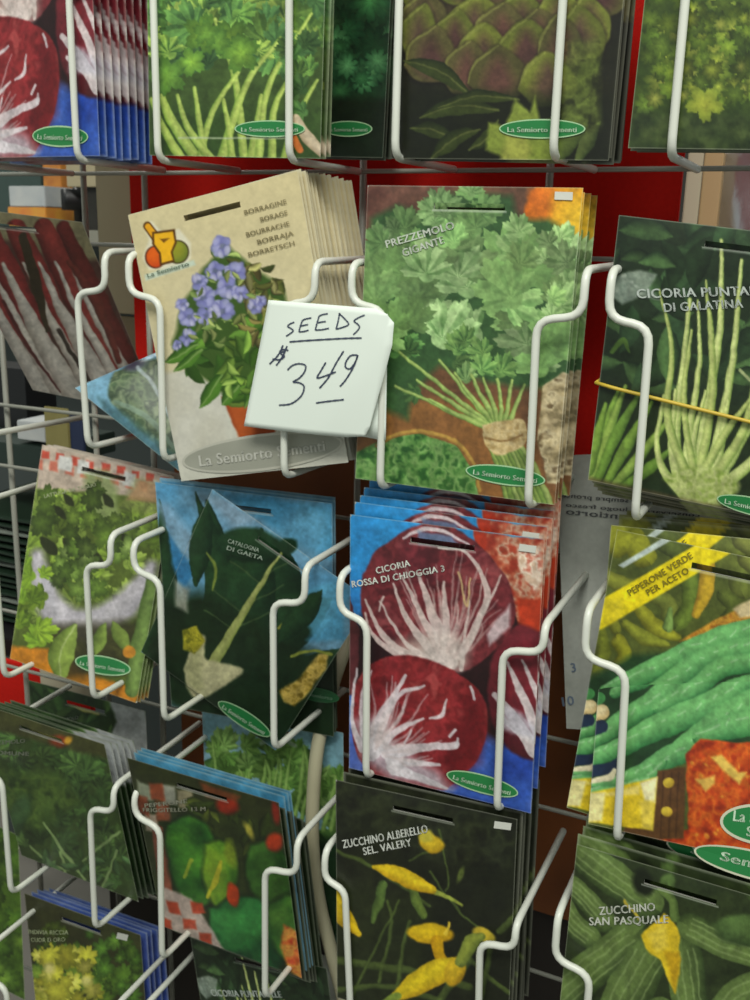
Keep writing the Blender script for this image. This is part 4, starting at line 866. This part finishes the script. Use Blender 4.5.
def pbox(name, label, cat, px, Y, dep, m, bev=.001):
    (u0, v0, u1, v1) = px; a, b = at(u0, (v0 + v1) / 2, Y), at(u1, (v0 + v1) / 2, Y); zt, zb = at((u0 + u1) / 2, v0, Y)[2], at((u0 + u1) / 2, v1, Y)[2]
    return boxthing(name, label, cat, (a[0], b[0], Y, Y + dep, zb, zt), m, bev)
pbox('carton', 'small yellow printed carton on the back shelf behind the striped chicory', 'carton', (8, 207, 46, 226), .55, .10, YEL)
pbox('carton', 'small white printed carton resting on the yellow one on the back shelf', 'carton', (9, 186, 45, 206.6), .55, .10, WHT)
pbox('carton', 'orange printed carton standing behind the white carton on the back shelf', 'carton', (44, 164, 62, 226), .68, .06, ORG)
pbox('carton', 'dark teal carton at the very top left of the back shelf', 'carton', (-20, 160, 42, 226), .72, .06, mat('teal_carton', (52, 72, 68), .6, noise=.3))
a_, b_, c_ = at(50, 200, .53), at(80, 200, .53), at(65, 172, .53); zb = at(65, 226, .53)[2]
V, F = box_geo(a_[0], b_[0], .53, .62, zb, c_[2], .022); tag(raw_mesh('black_bag', [v + np.array([0, 0, Z0]) for v in V], F, BLACK), 'rounded black bag on the back shelf beside the printed cartons', 'bag')
pbox('sign_card', 'wide blank beige card hanging above the back shelf', 'card', (66, 158, 126, 187), .53, .004, CARD)
pbox('carton', 'dark carton standing below the beige card on the back shelf', 'carton', (82, 189, 111, 240), .54, .08, mat('dark_carton', (42, 40, 34), .6, noise=.3))
pbox('carton', 'narrow grey carton at the right end of the back shelf', 'carton', (112, 189, 128, 240), .52, .08, GREY)
boxthing('card_sheet', 'tall beige card behind the left wire loop beside the red panel', 'card', (-.188, -.142, .19, .192, -.125, .03), CARD)
boxthing('card_sheet', 'lower beige card behind the left wire loop hanging under the taller card', 'card', (-.185, -.135, .195, .197, -.19, -.127), mat('tan_card', (140, 126, 96), .7, noise=.12))
# behind the right side
pbox('card_sheet', 'cream card behind the rack at the top right beside the red panel', 'card', (682, 152, 697, 288), .38, .004, CREAM)
pbox('carton', 'tan carton behind the rack at the top right beside the foil bag', 'carton', (698, 152, 717, 288), .385, .05, mat('tan_carton', (190, 160, 116), .65, noise=.2, nscale=20))
FX = at(720, 200, .40)[0]; boxthing('store_shelf', 'pale store shelf behind the top right corner of the rack', 'shelf', (.24, .75, .37, .75, -.15, -.1305), GREY)
nu, nv = 22, 26; V = []; F = []
rd = random.Random(4)
for sgn in (-1, 1):
    for a in range(nv):
        for b in range(nu):
            u, v = b / (nu - 1), a / (nv - 1); e = (1 - (2 * u - 1) ** 4) * (1 - (2 * v - 1) ** 6)
            V.append((FX + u * .13, .40 + sgn * e * (.02 + .006 * math.sin(9 * u + 5 * v) * math.sin(11 * v)) , -.13 + v * .21 + Z0))
for sgn in range(2):
    o_ = sgn * nu * nv
    for a in range(nv - 1):
        for b in range(nu - 1): F.append((o_ + a * nu + b, o_ + a * nu + b + 1, o_ + (a + 1) * nu + b + 1, o_ + (a + 1) * nu + b))
tag(raw_mesh('foil_bag', V, F, mat('silver_foil', (206, 208, 212), .28, metal=.85, noise=.2, nscale=30, bump=.9)), 'crinkled silver foil bag behind the rack at the top right', 'bag')
pbox('card_sheet', 'small whitish card low behind the checked cloth lettuce packet', 'card', (40, 668, 100, 699), .115, .002, CREAM)
# left neighbour pocket: packets lying flat in a pile
rd = random.Random(9); cols = [(34, 60, 46), (46, 66, 44), (120, 130, 120), (30, 44, 34), (60, 84, 66), (90, 104, 88)]
flatp = mat('flat_packet_print', (44, 66, 48), .4, rgb2=(24, 38, 28), nscale=30)
first = None
for k in range(16):
    if first is None:
        V, F = box_geo(-.07, .07, -.097, .097, 0, .0035, .001); first = o = raw_mesh('seed_packet', V, F, flatp, smooth=False)
    else: o = first.copy(); COL.objects.link(o)
    o.location = (-.405 + rd.uniform(-.006, .006), .33 + rd.uniform(-.004, .004), Z0 - .50 + k * .0085); o.rotation_euler = (0, rd.uniform(-.01, .01), rd.uniform(-.05, .05))
    if k % 5 == 3:
        o.data = first.data.copy(); o.data.materials.clear(); o.data.materials.append(mat('pale_packet_print', (150, 156, 146), .45, rgb2=(90, 100, 90), nscale=30))
    tag(o, 'dark green seed packet lying flat in the pile at the left edge behind the wires', 'seed packet', 'packets lying flat at the left edge')
boxthing('tray', 'dark tray under the flat pile of packets at the left edge', 'tray', (-.50, -.30, .20, .44, -.525, -.503), BLACK)
pbox('tray', 'dark green tray under the small white carton at the left edge', 'tray', (-60, 441, 44, 462), .235, .12, mat('dark_green_tray', (34, 52, 44), .5, noise=.3))
pbox('carton', 'small white carton on the dark green tray at the left edge', 'carton', (17, 422, 45, 440.8), .24, .05, WHT)
pbox('carton', 'black carton behind the small white carton at the left edge', 'carton', (-50, 366, 27, 440.8), .30, .05, BLACK)
pbox('card_sheet', 'olive cardboard strip behind the lettuce packet near the left edge', 'card', (46, 408, 70, 500), .19, .003, mat('olive_card', (150, 140, 84), .7, noise=.2))
pbox('card_sheet', 'dark blue card beside the olive cardboard strip', 'card', (71, 416, 85, 500), .192, .003, mat('dark_blue_card', (40, 52, 84), .6, noise=.2))

# ---------------------------------------------------------------- packets
G = {k: 'packets in the %s pocket' % v for k, v in {'radic_top': 'top left radicchio', 'celery': 'celery', 'artichoke': 'artichoke', 'curly': 'curly herb', 'treviso': 'striped chicory', 'borage': 'borage', 'parsley': 'parsley', 'punta': 'tall chicory', 'lett': 'lettuce', 'cat': 'dark leaf chicory', 'radic': 'round radicchio', 'pep': 'green pepper', 'herb': 'dark herb', 'chile': 'small green pepper', 'zuc': 'zucchini flower', 'sanp': 'striped zucchini', 'yell': 'yellow endive'}.items()}
def mk(key, q, art, gain=1.0, **kw): return Design(key, q, art, gain, **kw)
LV = 1.0
D = {}
D['radic'] = mk('radic', Q['radic'], art_radic, text=[T(('CICORIA', (378, 573), (412, 565), 6.4), ('ROSSA DI CHIOGGIA 3', (353, 587), (446, 570.5), 6.4))], ovals=[B(483, 783, 37, 9.5, 16)], stickers=[(528, 548, 17, 7, 8)])
D['celery'] = mk('celery', Q['celery'], art_celery, ovals=[B(271, 129, 35, 8.5, 0, 4.2)])
D['kale'] = mk('kale', Q['kale'], art_kale, ovals=[B(349, 129, 24, 8, 0, 3.6)])
D['artichoke'] = mk('artichoke', Q['artichoke'], art_artichoke, ovals=[B(543, 129, 43, 9.8, 0, 5)])
D['curly'] = mk('curly', Q['curly'], art_curly)
D['treviso'] = mk('treviso', Q['treviso'], art_treviso)
D['blue'] = mk('blue', Q['blue'], art_blue, slot=False, bulge=.006)
gr = (146, 134, 96)
D['borage'] = mk('borage', Q['borage'], art_borage, paper=True, back=(196, 184, 146),
    text=[T(('BORRAGINE', (246, 215), (288, 203.5), 4.6), ('BORAGE', (262, 222), (289, 214.5), 4.6), ('BOURRACHE', (248, 237), (291, 225.5), 4.6), ('BORRAJA', (259, 244.5), (295, 235), 4.6), ('BORRETSCH', (250, 257), (296, 245), 4.4), rgb=gr),
          T(('La Semiorto', (149, 277.5), (191, 265.5), 4.2), rgb=(104, 120, 100), nm='emblem_lettering')],
    ovals=[(263, 452, 81, 18.5, -7, [('La Semiorto Sementi', -.78, .78, .34, 11)], (160, 160, 146), (186, 184, 170), (194, 193, 182))])
D['parsley'] = mk('parsley', Q['parsley'], art_parsley, text=[T(('PREZZEMOLO', (388, 248), (456, 228.5), 7.4), ('GIGANTE', (405, 256.5), (446, 243), 7.2), rgb=(196, 202, 188))], ovals=[B(506, 475, 40, 9.8, 8, 5)], stickers=[(564, 196, 18, 8, 2)])
D['punta'] = mk('punta', Q['punta'], art_punta, text=[T(('CICORIA PUNTARELLE', (634, 296), (788, 284), 9), ('DI GALATINA', (661, 308), (742, 299.5), 8.5), rgb=(190, 198, 190))], ovals=[B(748, 497, 42, 9.5, 10, 5)])
D['lett'] = mk('lett', Q['lett'], art_lett, text=[T(('LATTUGA DA TAGLIO', (46, 498), (98, 486), 3.6), rgb=(170, 176, 140))], ovals=[B(104, 665, 28, 9.5, 10, 4)])
tc = T(('CATALOGNA', (229, 541), (260, 551), 4.2), ('DI GAETA', (228, 548), (264, 559), 4.2), rgb=(168, 184, 166))
D['catrot'] = mk('catrot', Q['catrot'], art_cat, text=[tc], ovals=[B(245, 718, 31, 8.5, 33, 4.2)])
D['catup'] = mk('catup', Q['catup'], art_cat, ovals=[(318, 694, 22, 7, 12, [('La Semiorto', -.7, .7, .34, 3.4)], (40, 104, 60), (60, 112, 72), (140, 176, 146))])
D['pep'] = mk('pep', Q['pep'], art_pep, text=[T(('PEPERONE VERDE', (631, 590.5), (689, 544), 6.6), ('PER ACETO', (649, 588), (687, 559.5), 6.6), rgb=(130, 118, 24))],
    ovals=[(766, 824, 46, 21, 6, [('La Semiorto', -.72, .8, -.05, 11), ('Sementi', -.4, .6, .6, 10)], GREENW, (206, 206, 180), TXTW), (760, 866, 68, 15, 14, [('Sementi', -.6, .5, .2, 9)], GREENW, (206, 206, 180), TXTW)])
D['herb'] = mk('herb', Q['herb'], art_herb, text=[T(('PREZZEMOLO', (-16, 744), (27, 741), 4), ('COMUNE', (-8, 753), (31, 754), 4), rgb=(120, 126, 108))])
D['herbback'] = mk('herbback', Q['herbback'], art_herbback, text=[T(('PREZZEMOLO', (52, 723), (80, 718), 3.4), ('RICCIO', (62, 729), (84, 724), 3.2), rgb=(120, 132, 116))])
D['chile'] = mk('chile', Q['chile'], art_chile, text=[T(('PEPERONE', (146, 806), (189, 801), 4), ('FRIGGITELLO 13 M', (144, 810.5), (207, 809), 4), rgb=(150, 150, 130))])
D['zuc'] = mk('zuc', Q['zuc'], art_zuc, text=[T(('ZUCCHINO ALBERELLO', (344, 847), (429, 831), 8), ('SEL. VALERY', (365, 853.5), (413, 844), 7.6), rgb=(216, 218, 208))], stickers=[(503, 825, 17, 7, 8)])
D['sanp'] = mk('sanp', Q['sanp'], art_sanp, text=[T(('ZUCCHINO', (600, 913), (656, 908.5), 8), ('SAN PASQUALE', (590, 923.5), (669, 921), 8), rgb=(206, 208, 194))])
D['yell'] = mk('yell', Q['yell'], art_yell, text=[T(('INDIVIA RICCIA', (29, 933), (70, 933), 4.2), ('CUOR D ORO', (32, 941), (67, 940), 4.2), rgb=(160, 168, 130))], stickers=[(123, 936, 11, 6, 14)])
D['bluebox'] = mk('bluebox', Q['yell'], art_bluebox)
D['green'] = mk('green', Q['green'], art_green)
D['left'] = mk('left', Q['left'], art_left, slot=False)
dk = (90, 92, 92)
D['back'] = mk('back', Q['back'], art_white, paper=True, slot=False, text=[T(('Sementi da orto sempre pronte', (706, 509), (562, 497), -4.6), ('conservare in luogo fresco', (700, 517), (566, 506.5), -4), ('www.sementiorto', (700, 526), (566, 514), -6), rgb=dk, nm='back_lettering'), T(('3', (572, 672), (577, 671), 9), ('10', (563, 706), (575, 704), 9), rgb=(120, 136, 156), nm='table_lettering')])

front = {}
def P(key, label, grp, dens=1.0, q=None):
    front[key] = packet(D[key], Q[key] if q is None else q, label, G.get(grp), dens=dens); return front[key]
p_top = packet(D['radic'], Q['radic_top'], 'glossy red radicchio seed packet on blue in the top left corner pocket', G['radic_top'])
stack(D['radic'], Q['radic_top'], 7, .0085, 'red radicchio packet fanned out behind the front one in the top left pocket', G['radic_top'], seed=3, jit=.001)
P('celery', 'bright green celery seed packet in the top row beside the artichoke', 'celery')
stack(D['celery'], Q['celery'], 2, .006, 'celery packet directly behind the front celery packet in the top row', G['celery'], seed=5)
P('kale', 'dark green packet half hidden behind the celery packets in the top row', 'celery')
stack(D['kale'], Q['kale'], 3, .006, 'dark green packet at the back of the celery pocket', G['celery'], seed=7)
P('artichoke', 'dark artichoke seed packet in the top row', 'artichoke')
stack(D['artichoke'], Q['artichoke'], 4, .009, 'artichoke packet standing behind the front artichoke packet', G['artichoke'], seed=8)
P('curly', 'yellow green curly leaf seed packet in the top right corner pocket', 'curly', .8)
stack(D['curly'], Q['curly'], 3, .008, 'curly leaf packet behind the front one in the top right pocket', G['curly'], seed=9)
P('treviso', 'red and white striped chicory packet leaning at the left of the second row', 'treviso')
P('blue', 'bent pale blue packet lying slanted behind the left wire loop beside the borage', 'treviso')
P('borage', 'cream borage packet with blue flowers in a clay pot and mortar emblem', 'borage')
stack(D['borage'], Q['borage'], 18, .0042, 'cream borage packet in the thick pile behind the front borage packet', G['borage'], seed=2, jit=.0012, rollj=.006)
P('parsley', 'bunch of tied green parsley seed packet in the middle of the second row', 'parsley')
stack(D['parsley'], Q['parsley'], 4, .0125, 'parsley packet standing behind the front parsley packet', G['parsley'], seed=4, jit=.002, parts_of=front['parsley'], copies_with_parts=1)
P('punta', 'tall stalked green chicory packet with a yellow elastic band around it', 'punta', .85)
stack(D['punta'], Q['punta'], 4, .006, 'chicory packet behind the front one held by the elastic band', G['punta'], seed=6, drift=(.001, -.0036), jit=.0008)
P('lett', 'green lettuce packet with red and white checked cloth at the left of the third row', 'lett', 1.15)
stack(D['lett'], Q['lett'], 3, .005, 'lettuce packet behind the front checked cloth lettuce packet', G['lett'], seed=11)
QC = CAMPOS + (Q['catup'] - CAMPOS) * 1.04
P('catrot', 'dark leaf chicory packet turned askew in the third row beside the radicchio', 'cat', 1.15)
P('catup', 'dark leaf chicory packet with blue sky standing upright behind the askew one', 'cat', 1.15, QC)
stack(D['catup'], QC, 2, .006, 'blue sky chicory packet at the back of the dark leaf pocket', G['cat'], seed=12)
P('radic', 'packet with two round red radicchio heads on blue in the third row', 'radic')
stack(D['radic'], Q['radic'], 5, .0075, 'radicchio packet rising behind the front two headed radicchio packet', G['radic'], drift=(-.0004, .0052), seed=1, jit=.002, rollj=.012, parts_of=front['radic'], copies_with_parts=1)
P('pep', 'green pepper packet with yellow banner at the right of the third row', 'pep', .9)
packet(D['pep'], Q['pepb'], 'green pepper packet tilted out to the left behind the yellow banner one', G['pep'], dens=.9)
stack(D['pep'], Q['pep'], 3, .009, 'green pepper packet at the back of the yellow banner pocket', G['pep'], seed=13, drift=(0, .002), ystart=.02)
P('back', 'grey white packet turned back to front between the radicchio and green pepper packets', 'pep')
P('herb', 'dark leafy herb packet leaning forward at the left of the fourth row', 'herb', 1.15)
D['herbcorner'] = mk('herbcorner', Q['herbback'], art_herbback)
stack(D['herbcorner'], Q['herb'], 5, .0075, 'dark herb packet behind the forward leaning front herb packet', G['herb'], seed=14, drift=(0, -.0048), jit=.001)
P('herbback', 'dark green packet with a white corner standing behind the leaning herb packets', 'herb', 1.1)
P('chile', 'small green pepper packet with red checked cloth in the fourth row', 'chile', 1.2)
D['bluetop'] = mk('bluetop', Q['chile'], art_bluetop); D['shadowleaf'] = mk('shadowleaf', Q['chile'], art_shadowleaf)
stack(D['shadowleaf'], Q['chile'], 6, .006, 'dark packet in the stack behind the checked cloth pepper packet', G['chile'], seed=15, drift=(.0005, -.0072), jit=.001)
stack(D['bluetop'], Q['chile'], 3, .0035, 'pale blue topped packet behind the small pepper packets', G['chile'], seed=16, ystart=.004, drift=(.0012, -.0002), jit=.0006)
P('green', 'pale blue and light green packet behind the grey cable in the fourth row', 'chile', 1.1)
P('zuc', 'black zucchini packet with yellow flowers at the bottom centre', 'zuc')
stack(D['zuc'], Q['zuc'], 6, .0095, 'yellow flower zucchini packet behind the front one at the bottom', G['zuc'], seed=17)
P('sanp', 'striped green zucchini packet with one yellow flower in the bottom right corner', 'sanp')
stack(D['sanp'], Q['sanp'], 4, .008, 'striped zucchini packet behind the front one in the bottom right corner', G['sanp'], seed=18, drift=(0, .002))
P('yell', 'yellow curly endive packet in the bottom left corner', 'yell', 1.2)
stack(D['bluebox'], Q['yell'], 4, .007, 'blue packet standing behind the yellow endive packet', G['yell'], seed=19, drift=(.0012, -.0026), jit=.001)
packet(D['punta'], Q['punta2'] + np.array([-.004, 0, .008]), 'small dark tall chicory packet peeping out under the checked cloth pepper packet', 'packets in the lowest pocket')
D['pale'] = mk('pale', Q['back'], art_white, paper=True, slot=False)
packet(D['pale'], pose(.150, .062, -.742, -.12, 0, 0), 'blank grey white packet under the stack of small pepper packets at the bottom', 'packets in the lowest pocket')
P('left', 'bright green packet cut off by the left edge of the bottom rows', 'yell')

# elastic band round the tall chicory packets
q = Q['punta']; n = front_n(q)
def band_y(u, px0):  # fraction down the packet where the band lies
    return D['punta'].uv(*px0)[1]
v0 = D['punta'].uv(606, 384)[1]; v1 = D['punta'].uv(750, 413)[1]; u1 = D['punta'].uv(750, 413)[0]; sl = (v1 - v0) / u1
loop = [bil(q, u, v0 + sl * u) + n * (.0035 if 0 < u < 1 else .001) for u in np.linspace(-.012, 1.012, 14)]
loop = loop + [p_ - n * .034 for p_ in loop[::-1]] + [loop[0]]
V, F = tube_geo([W3(p_) for p_ in round_path(loop, .003)], .0011, 8)
tag(raw_mesh('elastic_band', V, F, mat('yellow_rubber', (206, 176, 60), .5, noise=.1)), 'thin yellow elastic band stretched around the tall chicory packets', 'elastic band')

# ---------------------------------------------------------------- grey cable
pts = [at(362, 560, .125), at(354, 610, .12), at(346, 645, .10), at(331, 690, .075), at(318, 745, .052), at(313, 800, .045), at(313, 850, .045), at(319, 900, .046), at(331, 950, .048), at(346, 1010, .05), at(362, 1080, .05)]
V, F = tube_geo([W3(p_) for p_ in smooth_pts(pts, 6)], .0056, 14)
tag(raw_mesh('cable', V, F, mat('grey_cable_sheath', (196, 190, 158), .55, noise=.25, nscale=25, bump=.1)), 'thick grey beige cable curving down between the packets left of centre', 'cable')

# ---------------------------------------------------------------- hand written price sign
PAPER = mat('white_sign_paper', (232, 240, 230), .75, spec=.2, noise=.03, nscale=20)
SY = -.017
A0, A1, A2, A3 = [at(*p_, SY) for p_ in ((268.5, 300), (394, 312), (371, 440), (244, 426))]
sq = np.array([A0, A1, A2, A3]); sn = front_n(sq); so = (A2 + A3) / 2
def s_uv(px, py):
    d = ray(px, py); t = (sq[0] - CAMPOS).dot(sn) / d.dot(sn); X = CAMPOS + t * d
    # invert the bilinear patch
    u = v = .5
    for _ in range(12):
        f = bil(sq, u, v) - X; du = (bil(sq, u + 1e-4, v) - bil(sq, u, v)) / 1e-4; dv = (bil(sq, u, v + 1e-4) - bil(sq, u, v)) / 1e-4
        J = np.stack([du, dv], 1); s_ = np.linalg.lstsq(J, -f, rcond=None)[0]; u += s_[0]; v += s_[1]
    return float(u), float(v)
def s_bend(u, v):
    """the lower right corner curls away, the top right corner too"""
    return -.010 * max(0, u + .55 * v - 1.12) ** 1.3 - .004 * max(0, u - v - .72) + .0012 * math.sin(3 * u) * math.sin(3 * v)
OUT = [s_uv(*p_) for p_ in ((268.5, 300), (320, 304), (376, 308.5), (386, 314), (393.5, 323), (392, 345), (384, 375), (374, 408), (368, 428), (363, 437), (345, 437.5), (300, 433), (244, 426), (252, 386), (261, 340))]
import bmesh
bm = bmesh.new(); NG = 26
gridv = {}
vs = [bm.verts.new((u, v, 0)) for u, v in OUT]; bm.faces.new(vs)
for k in range(1, NG):
    for ax in (0, 1):
        no = (1, 0, 0) if ax == 0 else (0, 1, 0); cp = (k / NG, 0, 0) if ax == 0 else (0, k / NG, 0)
        bmesh.ops.bisect_plane(bm, geom=bm.verts[:] + bm.edges[:] + bm.faces[:], plane_co=cp, plane_no=no)
bm.verts.index_update()
UVs = [(v.co.x, v.co.y) for v in bm.verts]; SF = [tuple(v.index for v in f.verts) for f in bm.faces]; bm.free()
V = [bil(sq, u, v) + sn * s_bend(u, v) - so for u, v in UVs]
sign = raw_mesh('price_sign', V, SF, PAPER, loc=W3(so))
md = sign.modifiers.new('thick', 'SOLIDIFY'); md.thickness = .0004; md.offset = 0
tag(sign, 'white paper sign with handwritten price hanging on the wire between borage and parsley', 'price sign')
# folded rear leaf of the sign
rq = [at(*p_, -.010) for p_ in ((300, 306), (388, 314), (386, 440), (356, 436))]
rv = []; rf = []
for a in range(9):
    for b in range(7):
        rv.append(bil(np.array(rq), b / 6, a / 8) - so + np.array([0, .001 * math.sin(b), 0]))
for a in range(8):
    for b in range(6): rf.append((a * 7 + b, a * 7 + b + 1, (a + 1) * 7 + b + 1, (a + 1) * 7 + b))
rl = raw_mesh('folded_leaf', rv, rf, PAPER, sign); md = rl.modifiers.new('thick', 'SOLIDIFY'); md.thickness = .0004
def stroke(pts, w, V, F):
    P_ = smooth_pts([(240 + x * .2133 * 1.0627, 290 + y * .2267) for x, y in pts], 8) if False else smooth_pts([(240 + x * .22667, 290 + y * .22667) for x, y in pts], 8)
    b = len(V)
    for i, (x, y) in enumerate(P_):
        t = P_[min(i + 1, len(P_) - 1)] - P_[max(i - 1, 0)]; t = t / (np.linalg.norm(t) + 1e-9); nx, ny = -t[1], t[0]
        ww = w * (.75 + .35 * math.sin(i * .9) ** 2)
        for s_ in (-1, 1):
            u, v = s_uv(x + nx * ww * s_, y + ny * ww * s_); V.append(bil(sq, u, v) + sn * (s_bend(u, v) + .0006) - so)
    for i in range(len(P_) - 1): F.append((b + 2 * i, b + 2 * i + 1, b + 2 * i + 3, b + 2 * i + 2))
WORDS = {'word_lettering': ([[(243, 141), (222, 150), (214, 160), (230, 170), (238, 180), (224, 192), (207, 203)], [(318, 122), (290, 128), (276, 136)], [(278, 134), (268, 165), (264, 184)], [(270, 158), (290, 154), (304, 151)], [(264, 184), (286, 182), (306, 176)],
    [(390, 104), (366, 108), (350, 116)], [(352, 114), (342, 150), (336, 176)], [(346, 144), (366, 140), (382, 138)], [(336, 176), (366, 174), (396, 168)], [(442, 100), (436, 136), (428, 170)], [(438, 102), (462, 124), (482, 150), (456, 164), (426, 172)], [(552, 110), (524, 122), (506, 136), (522, 150), (530, 164), (518, 182), (503, 196)]], .75),
  'underline': ([[(222, 228), (300, 222), (400, 216), (480, 212), (540, 211)]], .85),
  'price_lettering': ([[(218, 266), (196, 262), (180, 270), (188, 284), (200, 292), (180, 306), (146, 304)], [(194, 243), (172, 286), (134, 326)], [(212, 246), (190, 296), (164, 332)], [(178, 276), (206, 270)],
    [(214, 352), (236, 332), (266, 324), (294, 332), (290, 360), (266, 388), (240, 404), (268, 408), (288, 424), (280, 458), (256, 484), (224, 502), (176, 507)],
    [(384, 318), (362, 356), (346, 386), (380, 378), (428, 360)], [(462, 268), (430, 320), (396, 384), (356, 432)], [(522, 286), (494, 288), (474, 312), (470, 338), (490, 346), (512, 318), (524, 286), (504, 340), (470, 396), (446, 424)], [(340, 497), (390, 490), (462, 482)]], .85)}
INK = mat('dark_pen_ink', (62, 70, 92), .6, noise=.2)
for nm, (sts, w) in WORDS.items():
    V, F = [], []
    for st in sts: stroke(st, w, V, F)
    raw_mesh(nm, V, F, INK, sign, smooth=False)

# ---------------------------------------------------------------- light
def area(name, loc, target, sx, sy, e, c):
    l = bpy.data.lights.new(name, 'AREA'); l.shape = 'RECTANGLE'; l.size, l.size_y, l.energy, l.color = sx, sy, e, c
    o = bpy.data.objects.new(name, l); o.location = loc
    o.rotation_euler = (Vector(target) - Vector(loc)).to_track_quat('-Z', 'Y').to_euler(); COL.objects.link(o)
area('ceiling_light_front', (.75, -1.3, 3.0), (.25, 0, 1.4), 1.4, .5, 46, (1.0, 1.0, .93))
area('ceiling_light_far', (-1.6, .6, 3.0), (-1.4, .6, 0), 1.2, .4, 30, (1.0, .98, .9))
w = bpy.data.worlds.new('world'); SC.world = w; w.use_nodes = True
w.node_tree.nodes['Background'].inputs['Color'].default_value = (.86, .95, .9, 1); w.node_tree.nodes['Background'].inputs['Strength'].default_value = .46
SC.view_settings.view_transform = 'Standard'; SC.view_settings.look = 'None'; SC.view_settings.gamma = 1; SC.view_settings.exposure = 0.0
SC.view_settings.use_curve_mapping = False
